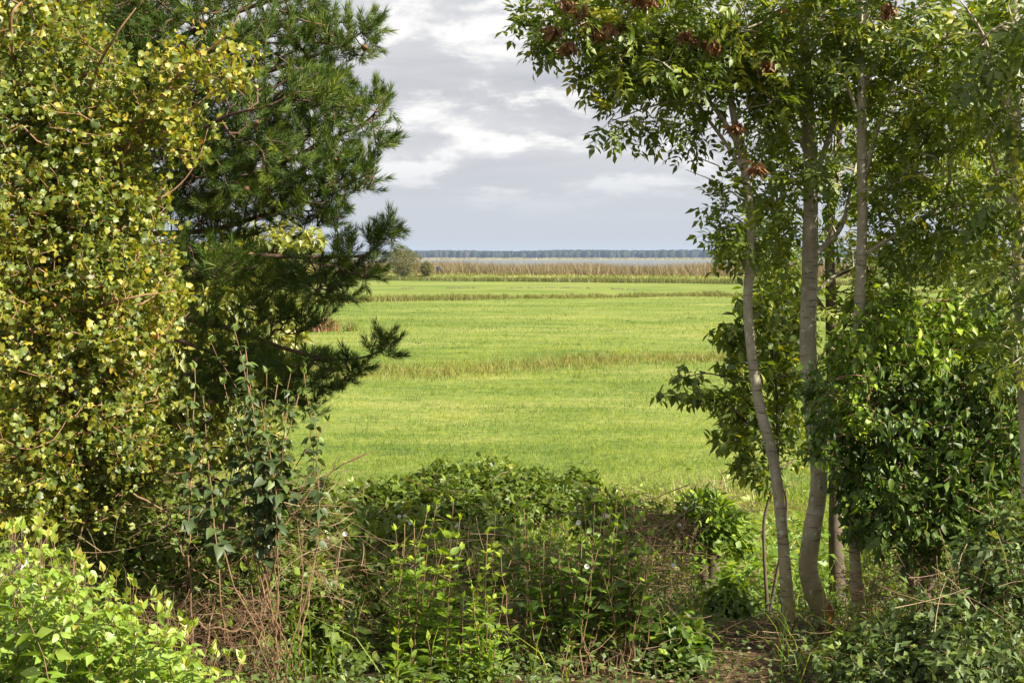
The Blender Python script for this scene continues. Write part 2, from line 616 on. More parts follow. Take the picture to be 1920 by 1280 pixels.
# ------------------------------------------------------------------ materials
G = lambda *a: a
M_maple = leaf_mat('maple leaf', [(0, (.08, .13, .035)), (.3, (.16, .225, .045)), (.52, (.28, .32, .055)), (.78, (.46, .43, .065)), (.93, (.56, .42, .075)), (1, (.48, .25, .07))], .47, .045, .5)
M_pine = leaf_mat('pine needle', [(0, (.04, .085, .03)), (.5, (.085, .145, .035)), (1, (.18, .23, .045))], .2, .02, .5, (1.1, 1.1, .5))
M_ash = leaf_mat('ash leaf', [(0, (.075, .13, .03)), (.5, (.15, .225, .045)), (.85, (.26, .33, .055)), (1, (.40, .41, .07))], .5, .035, .5)
M_willow = leaf_mat('willow leaf', [(0, (.16, .21, .045)), (.6, (.27, .31, .07)), (1, (.4, .38, .1))], .45, .06, .5)
M_dogwood = leaf_mat('dogwood leaf', [(0, (.14, .25, .04)), (.5, (.22, .36, .055)), (.9, (.32, .44, .08)), (1, (.4, .38, .08))], .42, .06, .5)
M_lilac = leaf_mat('grey green leaf', [(0, (.045, .075, .045)), (.6, (.07, .11, .06)), (1, (.16, .23, .06))], .3, .03, .5)
M_hedge = leaf_mat('hedge leaf', [(0, (.045, .09, .02)), (.45, (.095, .175, .032)), (.75, (.19, .31, .05)), (1, (.42, .57, .07))], .44, .03, .5)
M_bramble = leaf_mat('bramble leaf', [(0, (.06, .105, .02)), (.5, (.12, .19, .032)), (.9, (.21, .28, .045)), (1, (.36, .33, .06))], .4, .03, .5)
M_shoot = leaf_mat('young shoot leaf', [(0, (.12, .22, .028)), (.6, (.22, .36, .045)), (1, (.44, .56, .07))], .45, .03, .5)
M_herb = leaf_mat('herb leaf', [(0, (.10, .155, .04)), (.5, (.175, .245, .06)), (.9, (.28, .35, .085)), (1, (.4, .38, .1))], .4, .03, .5)
M_dry = leaf_mat('dry stem', [(0, (.09, .05, .03)), (.5, (.20, .12, .07)), (1, (.42, .31, .19))], .1, .02, .5, (1, .9, .7))
M_straw = leaf_mat('straw', [(0, (.24, .18, .09)), (.5, (.40, .32, .16)), (1, (.58, .49, .28))], .2, .04, .5, (1, .9, .7))
M_keys = leaf_mat('ash key', [(0, (.13, .06, .025)), (.6, (.22, .11, .045)), (1, (.34, .2, .09))], .3, .02, .5, (1.1, .85, .6))
M_grass = leaf_mat('meadow grass', [(0, (.035, .09, .010)), (.3, (.12, .205, .016)), (.65, (.245, .325, .026)), (1, (.50, .48, .11))], .42, .015, .5, (1.1, 1.08, .4), patch=(.3, .9))
M_reed = leaf_mat('green reed', [(0, (.07, .095, .028)), (.5, (.145, .155, .05)), (1, (.26, .225, .10))], .22, .02, .5, patch=(.15, .9))
M_reed_dry = leaf_mat('brown reed', [(0, (.11, .105, .04)), (.45, (.22, .17, .085)), (1, (.34, .27, .15))], .2, .02, .5, (1, .9, .7), patch=(.05, .9))
M_orange = leaf_mat('rust coloured leaf', [(0, (.17, .14, .05)), (.4, (.30, .15, .07)), (1, (.38, .2, .10))], .25, .03, .5, (1.1, .9, .6))
M_far_tree = leaf_mat('far tree leaf', [(0, (.08, .09, .03)), (.5, (.15, .15, .05)), (1, (.27, .24, .06))], .3, .04, .5)
M_ivy = leaf_mat('ivy leaf', [(0, (.06, .105, .05)), (.5, (.11, .17, .07)), (.9, (.19, .26, .09)), (1, (.34, .38, .1))], .35, .03, .5)
M_white = leaf_mat('white petal', [(0, (.8, .8, .82)), (1, (.85, .85, .86))], .3, .03, .5, (1, 1, 1))
M_bark_pine = bark_mat('pine bark', [(.3, (.05, .03, .022)), (.55, (.13, .08, .055)), (.8, (.22, .14, .10))], (20, 20, 12), .9, .8)
M_bark_ash = bark_mat('ash bark', [(.3, (.22, .19, .13)), (.5, (.37, .335, .245)), (.68, (.52, .48, .38))], (9, 9, 5), .8, .5, ((.28, .225, .075), 0.5), True)
M_bark_dark = bark_mat('dark bark', [(.3, (.07, .055, .04)), (.6, (.14, .11, .08)), (.8, (.2, .17, .12))], (14, 14, 8), .85, .4)  # dark brown bark for the back ash, stump, shrubs and turned soil
M_bark_maple = bark_mat('maple twig bark', [(.3, (.16, .09, .05)), (.6, (.30, .18, .10)), (.8, (.42, .28, .17))], (20, 20, 20), .75, .2)
M_stem = bark_mat('brown stem', [(.3, (.13, .08, .045)), (.6, (.25, .16, .09)), (.8, (.38, .27, .155))], (30, 30, 20), .8, .2)
M_red_stem = bark_mat('red stem', [(.3, (.2, .07, .03)), (.6, (.32, .13, .06)), (.8, (.42, .2, .1))], (30, 30, 20), .7, .1)
M_birch = bark_mat('pale bark', [(.35, (.14, .12, .10)), (.52, (.34, .3, .26)), (.62, (.7, .68, .65))], (14, 14, 9), .8, .3)
M_scar = bark_mat('bare rusty wood', [(.3, (.25, .09, .03)), (.6, (.4, .17, .06)), (.8, (.5, .26, .1))], (20, 20, 60), .8, .4)


def ground_material():
    m, N, L = new_mat('ground')
    g = N.new('ShaderNodeNewGeometry')
    s = N.new('ShaderNodeSeparateXYZ'); L.new(g.outputs['Position'], s.inputs[0])

    def noise(scale, detail, vec=(1, 1, 1)):
        mp = N.new('ShaderNodeMapping'); mp.inputs['Scale'].default_value = vec
        L.new(g.outputs['Position'], mp.inputs[0])
        n = N.new('ShaderNodeTexNoise'); n.inputs['Scale'].default_value = scale; n.inputs['Detail'].default_value = detail
        n.inputs['Roughness'].default_value = .6
        L.new(mp.outputs[0], n.inputs['Vector'])
        return n.outputs[0]
    fine = noise(3.5, 8); broad = noise(.06, 5, (.7, 1.6, 1)); soiln = noise(9, 8)
    mid = noise(.45, 6, (.6, 1.3, 1))
    r1 = ramp_node(N, [(.34, (.075, .125, .024)), (.5, (.16, .21, .042)), (.64, (.27, .28, .085))])
    ad = N.new('ShaderNodeMath'); ad.operation = 'MULTIPLY_ADD'; L.new(fine, ad.inputs[0]); ad.inputs[1].default_value = .45
    md = N.new('ShaderNodeMath'); md.operation = 'MULTIPLY_ADD'; L.new(mid, md.inputs[0]); md.inputs[1].default_value = .45
    br = N.new('ShaderNodeMath'); br.operation = 'MULTIPLY'; L.new(broad, br.inputs[0]); br.inputs[1].default_value = .5
    L.new(br.outputs[0], md.inputs[2]); L.new(md.outputs[0], ad.inputs[2])
    sb = N.new('ShaderNodeMath'); sb.operation = 'SUBTRACT'; L.new(ad.outputs[0], sb.inputs[0]); sb.inputs[1].default_value = .2
    L.new(sb.outputs[0], r1.inputs[0])
    r2 = ramp_node(N, [(.3, (.035, .025, .015)), (.5, (.08, .055, .03)), (.75, (.16, .115, .06))])
    L.new(soiln, r2.inputs[0])
    mr = N.new('ShaderNodeMapRange'); L.new(s.outputs[1], mr.inputs[0])
    mr.inputs[1].default_value = 16; mr.inputs[2].default_value = 22
    mx = N.new('ShaderNodeMix'); mx.data_type = 'RGBA'
    L.new(mr.outputs[0], mx.inputs[0]); L.new(r2.outputs[0], mx.inputs[6]); L.new(r1.outputs[0], mx.inputs[7])
    b = N.new('ShaderNodeBsdfPrincipled'); b.inputs['Roughness'].default_value = .95; b.inputs['Specular IOR Level'].default_value = .1
    L.new(mx.outputs[2], b.inputs['Base Color'])
    bp = N.new('ShaderNodeBump'); bp.inputs['Strength'].default_value = .9; bp.inputs['Distance'].default_value = .12
    L.new(fine, bp.inputs['Height']); L.new(bp.outputs[0], b.inputs['Normal'])
    o = N.new('ShaderNodeOutputMaterial'); L.new(b.outputs[0], o.inputs[0])
    return m


def water_material():
    m, N, L = new_mat('lake water')
    g = N.new('ShaderNodeNewGeometry')
    mp = N.new('ShaderNodeMapping'); mp.inputs['Scale'].default_value = (.12, .3, 1); L.new(g.outputs['Position'], mp.inputs[0])
    n = N.new('ShaderNodeTexNoise'); n.inputs['Scale'].default_value = 1; n.inputs['Detail'].default_value = 6; L.new(mp.outputs[0], n.inputs['Vector'])
    bp = N.new('ShaderNodeBump'); bp.inputs['Strength'].default_value = 1.0; bp.inputs['Distance'].default_value = 1.2; L.new(n.outputs[0], bp.inputs['Height'])
    b = N.new('ShaderNodeBsdfPrincipled'); b.inputs['Base Color'].default_value = (.12, .13, .13, 1)
    b.inputs['Roughness'].default_value = .35; b.inputs['IOR'].default_value = 1.33
    L.new(bp.outputs[0], b.inputs['Normal'])
    o = N.new('ShaderNodeOutputMaterial'); L.new(b.outputs[0], o.inputs[0])
    return m


M_ground = ground_material()
M_water = water_material()

# ------------------------------------------------------------------ ground, lake, far shore
ys = np.concatenate([np.linspace(-40, 2, 12), np.arange(3, 26, .4), np.arange(26, 60, 1), np.arange(60, 200, 4), np.arange(200, 380, 3), np.geomspace(384, 3200, 40), np.arange(3250, 3500, 25), np.linspace(3550, 4300, 10)])
xs1 = np.concatenate([np.arange(0, 9, .45), np.arange(9, 30, 2), np.arange(30, 160, 6), np.geomspace(165, 2700, 26)])
xs = np.concatenate([-xs1[:0:-1], xs1])
XX, YY = np.meshgrid(xs, ys)
V = np.stack([XX, YY, gz(XX, YY)], -1).reshape(-1, 3)
nx, ny = len(xs), len(ys)
i, j = np.meshgrid(np.arange(ny - 1), np.arange(nx - 1), indexing='ij')
q = np.stack([i * nx + j, i * nx + j + 1, (i + 1) * nx + j + 1, (i + 1) * nx + j], -1).reshape(-1, 4)
obj('ground', V, q, M_ground, quads=True, kind='structure')
obj('lake', np.array([(-2650, 290, -2.75), (2650, 290, -2.75), (2650, 3420, -2.75), (-2650, 3420, -2.75)], float), np.array([(0, 1, 2, 3)]), M_water, quads=True, kind='structure')


def upright_blades(n, x, y, h, w, lean=.25, z=None):
    """n standing blades as bent strips of three triangles"""
    z = gz(x, y) if z is None else z
    a = rng.uniform(0, 2 * math.pi, n); f = a + rng.uniform(-1.2, 1.2, n) + math.pi / 2
    ld = np.stack([np.cos(a), np.sin(a), np.zeros(n)], 1) * (h * lean * rng.uniform(.2, 1.6, n))[:, None]
    sd = np.stack([np.cos(f), np.sin(f), np.zeros(n)], 1) * (w * .5)[:, None]
    p = np.stack([x, y, z - .02], 1)
    m = p + ld * .35 + UP * (h * .6)[:, None]
    t = p + ld + UP * (h * rng.uniform(.88, 1.0, n))[:, None]
    V = np.stack([p - sd, p + sd, m - sd * .8, m + sd * .8, t], 1).reshape(-1, 3)
    T = (np.array([(0, 1, 3), (0, 3, 2), (2, 3, 4)])[None] + (np.arange(n) * 5)[:, None, None]).reshape(-1, 3)
    return V, T


def thin_blades(n, x, y, h, w, lean=.25):
    """n standing blades, one triangle each"""
    a = rng.uniform(0, 2 * math.pi, n); f = a + rng.uniform(-1.2, 1.2, n) + math.pi / 2
    ld = np.stack([np.cos(a), np.sin(a), np.zeros(n)], 1) * (h * lean * rng.uniform(.2, 1.6, n))[:, None]
    sd = np.stack([np.cos(f), np.sin(f), np.zeros(n)], 1) * (w * .5)[:, None]
    p = np.stack([x, y, gz(x, y) - .02], 1)
    V = np.stack([p - sd, p + sd, p + ld + UP * (h * rng.uniform(.88, 1.0, n))[:, None]], 1).reshape(-1, 3)
    return V, np.arange(n * 3).reshape(-1, 3)


def field_xy(n, y0, y1, p=1.0):
    """points spread evenly over the picture of a receding field"""
    y = 1.0 / (1.0 / y0 + rng.random(n) * (1.0 / y1 - 1.0 / y0))
    x = rng.uniform(-1, 1, n) * (.36 * y * 1.2 + 2.0)
    return x, y


# meadow grass, thinning out with distance until the ground's own colour takes over
n = 225000
x, y = field_xy(n, 21.0, 150.0)
tall = hash_noise(x * .5, y * .35, 5)
h = (.06 + .09 * tall) * rng.uniform(.6, 1.3, n) * np.clip(y / 45, 1, 1.6)
w = np.maximum(.007, y * .0003)
V, T = thin_blades(n, x, y, h, w, .8)
rv = np.clip(rng.normal(.45, .25, n) + (hash_noise(x * .22, y * .12, 9) - .5) * .5 - .3 * (hash_noise(x * .8, y * .5, 14) > .74) - .25 * (hash_noise(x * .07, y * .45, 15) > .7), 0, 1)
# darker and taller clumps of coarse grass among the short sward
nt = 2600
cx, cy = field_xy(nt, 22.0, 120.0)
keep = hash_noise(cx * .1, cy * .16, 33) > .42
cx, cy = cx[keep], cy[keep]; nt = len(cx); kb = 16
sp = rng.uniform(.05, .35, nt)
bx = np.repeat(cx, kb) + rng.normal(size=nt * kb) * np.repeat(sp, kb) * 1.6; by = np.repeat(cy, kb) + rng.normal(size=nt * kb) * np.repeat(sp, kb)
V2, T2 = thin_blades(nt * kb, bx, by, np.repeat(rng.uniform(.10, .24, nt), kb) * rng.uniform(.6, 1.1, nt * kb), np.maximum(.009, by * .00032), .7)
V = np.concatenate([V, V2]); T = np.concatenate([T, T2 + len(V) - len(V2)])
rv = np.concatenate([rv, np.clip(np.repeat(np.where(rng.random(nt) < .75, rng.uniform(0, .25, nt), rng.uniform(.7, 1, nt)), kb) + rng.normal(size=nt * kb) * .06, 0, 1)])
obj('meadow_grass', V, T, M_grass, rnd=np.repeat(rv, 3), kind='stuff', label='short bright green grass of the open meadow', cat='grass')


def reed_band(name, label, n, xr, yfun, depth, h, w, mat, lean=.2, edge=0, cat='reeds', bias=0):
    x = rng.uniform(xr[0], xr[1], n); d = rng.random(n) * depth
    y = yfun(x) + d
    hh = h * rng.uniform(.7, 1.02, n) * (.55 + .5 * hash_noise(x * .07, y * .07, 21) + .2 * hash_noise(x * .5, y * .5, 22))
    V, T = thin_blades(n, x, y, hh, 1.3 * w * rng.uniform(.6, 1.4, n), lean)
    rv = np.clip(rng.normal(.5 + bias, .22, n), 0, 1)
    return obj(name, V, T, mat, rnd=np.repeat(rv, 3), kind='stuff', label=label, cat=cat)


def patchy(name, label, n, xr, yfun, depth, h, w, mat, lean, bias, thr, cat='reeds'):
    """a loose row: clumps of differing height with gaps between them"""
    x = rng.uniform(xr[0], xr[1], n * 2)
    c = hash_noise(x * .9 * 8 / (depth * 5), x * 0 + h * 7, 17) * .6 + hash_noise(x * 3, x * 0 + 2, 18) * .4
    x = x[c > thr]; c = c[c > thr]
    y = yfun(x) + rng.normal(size=len(x)) * depth * .45
    hh = h * rng.uniform(.4, 1.2, len(x)) * (.35 + 1.1 * c)
    V, T = upright_blades(len(x), x, y, hh, w * rng.uniform(.5, 1.4, len(x)), lean)
    rv = np.clip(rng.normal(.5 + bias, .22, len(x)), 0, 1)
    return obj(name, V, T, mat, rnd=np.repeat(rv, 5), kind='stuff', label=label, cat=cat)


bl = lambda off: (lambda x: 241.0 - .63 * np.clip(x, -120, 120) + off)
reed_band('front_reeds', 'green reeds along the far edge of the meadow', 24000, (-85, 110), bl(0), 10, 1.0, .09, M_reed, .4, bias=-.15)
reed_band('dike_grass', 'pale grass on the low bank between the reeds', 16000, (-90, 115), bl(10), 20, .6, .12, M_reed, .6, bias=.3, cat='grass')
reed_band('brown_reeds', 'brown reeds in front of the lake', 78000, (-110, 130), bl(32), 60, 4.0, .10, M_reed_dry, .55)
far_reeds = reed_band('far_shore_reeds', 'pale reed fringe at the foot of the far forest', 16000, (-1500, 1500), lambda x: 3385 + 0 * x, 40, 6.0, 1.6, M_straw, .1)

rowA = lambda x: 52.5 + .42 * x + 1.2 * np.sin(x * .4)
rowB = lambda x: 140 + .5 * x + 2 * np.sin(x * .12)
patchy('ditch_reeds', 'yellowish reeds and tall grass in the nearer ditch', 2000, (-10, 10), rowA, 4.2, .36, .017, M_reed, .9, .22, .2)
patchy('ditch_grass', 'low pale grass in the nearer ditch running out right', 5200, (-26, 28), rowA, 4.0, .24, .018, M_reed, .8, .3, .12, cat='grass')
patchy('far_ditch_reeds', 'green reeds in the farther ditch across the meadow', 5000, (-34, 30), rowB, 3.8, .6, .04, M_reed, .6, -.02, .24)
patchy('far_ditch_grass', 'low grass continuing the farther ditch', 4000, (-65, 65), rowB, 3.6, .34, .07, M_reed, .6, .1, .25, cat='grass')

# turned soil along the far part of the meadow
n = 420
x = rng.uniform(-32, 16, n); y = 187 - .15 * x + rng.normal(size=n) * 1.2
ok = hash_noise(x * .5, y * 0 + 3, 2) > .42
x, y = x[ok], y[ok]; n = len(x)
ico = np.array([(0, 0, .5), (.5, 0, 0), (0, .5, 0), (-.5, 0, 0), (0, -.5, 0)]); icot = np.array([(0, 1, 2), (0, 2, 3), (0, 3, 4), (0, 4, 1)])
scatter('turned_soil', [(ico, icot)], np.stack([x, y, gz(x, y)], 1), np.tile((1.0, 0, 0), (n, 1)) + rng.normal(size=(n, 3)) * .3, np.tile(UP, (n, 1)), rng.uniform(.12, .34, n), M_bark_dark, label='line of brown turned soil across the far meadow', cat='soil')

# forest beyond the lake: one mass
def forest():
    n = 3300
    x = rng.uniform(-1550, 1550, n); y = 3425 + rng.random(n) ** 1.4 * 420
    h = 18 + 4 * hash_noise(x * .006, y * 0, 4) + 2.5 * rng.random(n) ** 1.5 + np.clip(x * .004, -3, 3) + (y - 3425) * .006
    r = rng.uniform(5, 11, n)
    a = np.arange(6) * 2 * math.pi / 6
    V = []
    for hz_, rr in [(0, .9), (.55, 1.0), (.88, .6)]:
        jit = rng.uniform(.55, 1.3, (n, 6))
        V.append(np.stack([x[:, None] + r[:, None] * rr * jit * np.cos(a), y[:, None] + r[:, None] * rr * jit * np.sin(a), (gz(x, y) + h * hz_)[:, None] + rng.uniform(-1.5, 1.5, (n, 6))], -1))
    V.append(np.stack([x, y, gz(x, y) + h], -1)[:, None])
    V = np.concatenate(V, 1)
    t = []
    for k in range(2):
        for j in range(6):
            a0, a1, b0, b1 = k * 6 + j, k * 6 + (j + 1) % 6, k * 6 + 6 + j, k * 6 + 6 + (j + 1) % 6
            t += [(a0, a1, b1), (a0, b1, b0)]
    for j in range(6):
        t.append((12 + j, 12 + (j + 1) % 6, 18))
    T = (np.array(t)[None] + (np.arange(n) * 19)[:, None, None]).reshape(-1, 3)
    rv = np.clip(rng.random(n) * .6 + np.where(hash_noise(x * .004 + 2, y * 0, 8) > .68, .25, 0), 0, 1)
    m = leaf_mat('far forest', [(0, (.015, .025, .022)), (.6, (.025, .036, .026)), (.8, (.05, .042, .034)), (1, (.075, .058, .045))], .05, .01, .6)
    obj('forest', V.reshape(-1, 3), T, m, rnd=np.repeat(rv, 19), kind='stuff', label='long dark forest on the far shore of the lake', cat='forest')


forest()

# ------------------------------------------------------------------ generic trees
def foliage_tree(root, trunks, limbs, blobs, dens, tpls, leafmat, barkmat, size, per=3, maxcnt=6, step=.14, r_tip=.0022,
                 singles=0, single_name='leaf', droop=.3, out=.9, along=.55, rmax=.03, up_pen=.5, rnd_fun=None, twigmat=None, crown='crown', branch='branch', jitter=.02, messy=.55):
    base = []
    for k, (P, R) in enumerate(trunks):
        (V, T), Q, r = trunk_tube(P, R, 48, 14, .06, k)
        obj('trunk', V, T, barkmat, root)
        base.append(Q[int(len(Q) * .2):])
    for k, (P, R) in enumerate(limbs):
        (V, T), Q, r = trunk_tube(P, R, 24, 8, .08, k + 50)
        obj(branch, V, T, twigmat or barkmat, root)
        base.append(Q[2:])
    base = np.concatenate(base)
    att = blob_points(blobs, dens)
    P, par, dr, nb = grow(base, att, step, up_pen)
    (V, T), r, cnt, child = wood(P, par, nb, r_tip, rmax=rmax)
    obj('twigs', V, T, twigmat or barkmat, root, kind='stuff')
    pos, tw, idx = leaf_sites(P, par, dr, nb, cnt, per, maxcnt, jitter)
    d, up = leaf_dirs(tw, out, along, droop, messy)
    n = len(pos)
    sz = rng.uniform(size[0], size[1], n)
    rv = rng.random(n) if rnd_fun is None else rnd_fun(pos)
    scatter(crown, tpls, pos, d, up, sz, leafmat, root, rv, singles, single_name)
    return P, par, dr, nb, cnt


def gp(px, py, Y):
    """foot of a stem: the ground under that pixel column at distance Y"""
    X = (px - 960) / F * Y
    return np.array((X, Y, float(gz(X, Y)) - .03))


# ------------------------------------------------------------------ field maple, far left
YM = 6.6
b = gp(30, 900, YM)
root = thing('field_maple', 'tall field maple on the left with yellowing lobed leaves and pale trunk', 'tree', b)
trunks = [([b, at(45, 860, YM), at(60, 600, YM), at(80, 300, YM), at(60, 0, YM), at(40, -350, YM)], [.04, .036, .034, .03, .025, .012])]
limbs = [([at(60, 620, YM), at(160, 420, YM - .2), at(300, 180, YM - .4), at(420, 70, YM - .5), at(450, 25, YM - .5)], [0.0096, 0.0078, 0.0060, 0.0036, 0.0018]),
         ([at(80, 420, YM), at(170, 160, YM - .4), at(215, 70, YM - .6), at(255, 15, YM - .6)], [0.0096, 0.0072, 0.0048, 0.0024]),
         ([at(60, 300, YM), at(20, 60, YM - .6), at(50, -10, YM - .6), at(100, -120, YM - .6)], [0.0096, 0.0066, 0.0048, 0.0024]),
         ([at(60, 720, YM), at(140, 600, YM - .3), at(240, 560, YM - .5), at(330, 545, YM - .4)], [0.0084, 0.0066, 0.0048, 0.0024]),
         ([at(70, 500, YM), at(190, 330, YM - .2), at(300, 250, YM - .3), at(390, 180, YM - .3), at(440, 150, YM - .3)], [0.0090, 0.0066, 0.0048, 0.0036, 0.0018]),
         ([at(50, 820, YM), at(120, 760, YM - .2), at(200, 730, YM - .3), at(280, 690, YM - .3)], [0.0072, 0.0060, 0.0042, 0.0024]),
         ([at(70, 560, YM), at(200, 420, YM - .3), at(320, 360, YM - .2), at(370, 300, YM - .2), at(390, 240, YM - .2)], [0.0084, 0.0060, 0.0042, 0.0030, 0.0018])]
blobs = [(60, 60, 130, 110, YM, .7), (150, 120, 90, 90, YM - .2, .5, .7), (60, 220, 150, 120, YM - .1, .8), (190, 260, 90, 90, YM - .2, .5), (270, 190, 80, 70, YM - .3, .35, .5), (350, 130, 85, 65, YM - .3, .3, .3),
         (80, 380, 160, 110, YM - .1, .8), (220, 380, 90, 80, YM - .2, .5), (90, 520, 170, 110, YM - .1, .8), (240, 500, 80, 80, YM - .2, .5), (90, 650, 170, 100, YM - .1, .8), (250, 620, 75, 70, YM - .2, .45),
         (80, 780, 150, 90, YM - .1, .7), (220, 740, 90, 70, YM, .5), (100, 870, 140, 60, YM, .6), (310, 560, 40, 50, YM - .2, .3, .7), (250, 830, 70, 60, YM, .4, .7), (420, 120, 80, 70, YM - .3, .3, .16), (340, 240, 70, 60, YM - .3, .3, .35),
         (60, 940, 130, 50, YM, .5), (200, 890, 100, 50, YM + .2, .4), (320, 860, 60, 50, YM + .2, .3), (170, 950, 120, 40, YM + .2, .4, .7), (-120, 300, 160, 400, YM + .2, 1.0, .35), (60, -150, 200, 140, YM, .9, .5)]


def maple_rnd(pos):
    return np.clip(rng.beta(1.5, 2.35, len(pos)) + (hash_noise(pos[:, 0] * 2.2, pos[:, 2] * 2.2, 4) - .45) * .35, 0, 1)


foliage_tree(root, trunks, limbs, blobs, 84, MAPLE, M_maple, M_birch, (.016, .037), per=6, messy=1.3, maxcnt=5, step=.12, r_tip=.0016, singles=300, rnd_fun=maple_rnd, twigmat=M_bark_maple, droop=.35, rmax=.012)

# ------------------------------------------------------------------ pine
YP = 9.6
b = gp(230, 900, YP + .5)
root = thing('pine_tree', 'large dark pine with long needles reaching in from the left', 'tree', b)
tr = [b, at(235, 600, YP + .5), at(250, 250, YP + .5), at(255, -100, YP + .5), at(260, -600, YP + .5)]
limbs = [([at(245, 570, YP + .4), at(320, 592, YP), at(430, 615, YP - .2), at(540, 655, YP - .3), at(640, 674, YP - .3), at(710, 660, YP - .3), at(738, 632, YP - .3)], [0.0231, 0.0204, 0.0163, 0.0122, 0.0082, 0.0054, 0.0027]),
         ([at(245, 470, YP + .4), at(370, 474, YP), at(500, 480, YP - .2), at(620, 482, YP - .2), at(690, 475, YP - .2), at(735, 430, YP - .2)], [0.0238, 0.0204, 0.0163, 0.0109, 0.0068, 0.0027]),
         ([at(250, 400, YP + .4), at(380, 370, YP), at(500, 320, YP), at(600, 270, YP), at(690, 225, YP), at(722, 175, YP)], [0.0238, 0.0204, 0.0163, 0.0122, 0.0075, 0.0027]),
         ([at(250, 230, YP + .4), at(380, 170, YP - .1), at(480, 142, YP - .2), at(560, 115, YP - .2), at(640, 85, YP - .2), at(700, 45, YP - .2)], [0.0231, 0.0190, 0.0150, 0.0109, 0.0068, 0.0027]),
         ([at(250, 440, YP + .4), at(400, 430, YP + .1), at(530, 390, YP + .1), at(640, 350, YP + .1), at(700, 320, YP + .1)], [0.0204, 0.0177, 0.0136, 0.0088, 0.0027]),
         ([at(252, 120, YP + .4), at(360, 60, YP), at(480, 10, YP - .1), at(580, -20, YP - .1), at(660, -60, YP - .1)], [0.0231, 0.0190, 0.0136, 0.0088, 0.0034]),
         ([at(240, 610, YP + .4), at(340, 640, YP + .1), at(440, 680, YP), at(540, 730, YP), at(590, 755, YP)], [0.0170, 0.0136, 0.0102, 0.0068, 0.0027]),
         ([at(250, 320, YP + .4), at(330, 270, YP - .5), at(420, 220, YP - .8), at(500, 200, YP - 1.0)], [0.0204, 0.0163, 0.0109, 0.0034]),
         ([at(255, 0, YP + .4), at(330, -60, YP - .4), at(420, -140, YP - .5), at(560, -220, YP - .4)], [0.0204, 0.0163, 0.0109, 0.0034])]
blobs = [(500, 60, 120, 75, YP - .2, .9), (630, 75, 68, 45, YP - .2, .45), (690, 60, 22, 40, YP - .2, .2, 1.2), (590, 10, 40, 25, YP - .2, .3),
         (540, 190, 130, 70, YP - .2, .9), (660, 215, 60, 50, YP, .45), (715, 185, 16, 32, YP, .2, 1.2), (712, 262, 24, 22, YP, .2), (600, 150, 60, 30, YP - .2, .4),
         (520, 300, 130, 80, YP, .9), (640, 320, 60, 60, YP, .5), (690, 330, 22, 35, YP + .1, .2), (450, 370, 120, 60, YP, .8), (580, 385, 80, 40, YP, .5), (600, 410, 40, 18, YP, .4),
         (560, 515, 110, 38, YP - .2, .6), (660, 500, 60, 38, YP - .2, .4), (715, 450, 28, 34, YP - .2, .2), (735, 425, 12, 16, YP - .2, .1, 2), (610, 545, 60, 25, YP - .2, .4), (640, 455, 22, 22, YP - .2, .2), (480, 500, 70, 40, YP, .5, .5),
         (715, 650, 30, 26, YP - .3, .2, 1.2), (650, 690, 45, 24, YP - .3, .25), (590, 690, 50, 30, YP - .2, .3), (620, 725, 35, 14, YP - .2, .2), (540, 740, 55, 35, YP, .3), (585, 765, 18, 22, YP, .2), (470, 700, 80, 45, YP, .4, .9), (400, 700, 70, 60, YP, .4, .7), (560, 600, 60, 26, YP - .2, .3, .8), (480, 590, 70, 30, YP - .1, .3, .6),
         (300, 60, 130, 80, YP, .9), (200, 40, 90, 60, YP, .7, .8), (330, 190, 110, 90, YP, .9), (400, 290, 90, 60, YP - .1, .8), (300, 330, 80, 80, YP + .1, .8), (250, 150, 80, 60, YP - .2, .5),
         (360, 470, 60, 26, YP - .4, .3), (430, 500, 60, 30, YP - .5, .3), (360, 600, 50, 30, YP - .4, .25, .6), (450, 640, 60, 26, YP - .5, .25, .7), (520, 690, 50, 26, YP - .5, .25), (380, 400, 70, 40, YP + .3, .5), (440, 440, 60, 18, YP + .3, .4), (340, 500, 60, 40, YP + .3, .5), (420, -80, 250, 80, YP, 1.1, .35), (300, -250, 300, 120, YP, 1.2, .25), (100, 0, 200, 200, YP + .6, .8, .3)]
(V, T), Q, r = trunk_tube(tr, [.12, .11, .095, .08, .03], 48, 14, .08, 7)
obj('trunk', V, T, M_bark_pine, root)
base = [Q[10:]]
for k, (P_, R_) in enumerate(limbs):
    (V, T), Q, r = trunk_tube(P_, R_, 26, 8, .1, k)
    obj('branch', V, T, M_bark_pine, root)
    base.append(Q[3:])
att = blob_points(blobs, 27)
P, par, dr, nb = grow(np.concatenate(base), att, .10, .25, .05)
(V, T), r, cnt, child = wood(P, par, nb, .0032, .40, .022)
obj('twigs', V, T, M_bark_pine, root, kind='stuff')
tips = np.arange(nb, len(P))
tips = tips[(~child[nb:])]
near2 = np.arange(nb, len(P)); near2 = near2[child[nb:] & (cnt[nb:] <= 2) & (rng.random(len(near2)) < .85)]
sel = np.concatenate([tips, near2])
out = nrm(P[sel] - np.array(at(250, 350, YP + .5)) * np.array((1, 1, 0)) - np.array((0, 0, 1)) * P[sel][:, 2:3] * .6)
d = nrm(dr[sel] * .8 + UP * .55 + rng.normal(size=(len(sel), 3)) * .25 + np.array((.12, 0, 0)))
scatter('needles', SHOOT, P[sel] - d * .04, d, rng.normal(size=(len(sel), 3)), rng.uniform(.85, 1.25, len(sel)), M_pine, root, np.clip(rng.normal(.5, .22, len(sel)), 0, 1), singles=300, single_name='needle_tuft')


def cone_shape():
    prof = [(0, .006), (.008, .014), (.02, .017), (.032, .013), (.045, .004)]
    return tube(np.array([(0, y, 0) for y, _ in prof]), np.array([r for _, r in prof])[:, None] * (1 + .25 * (np.arange(8) % 2))[None], 8)


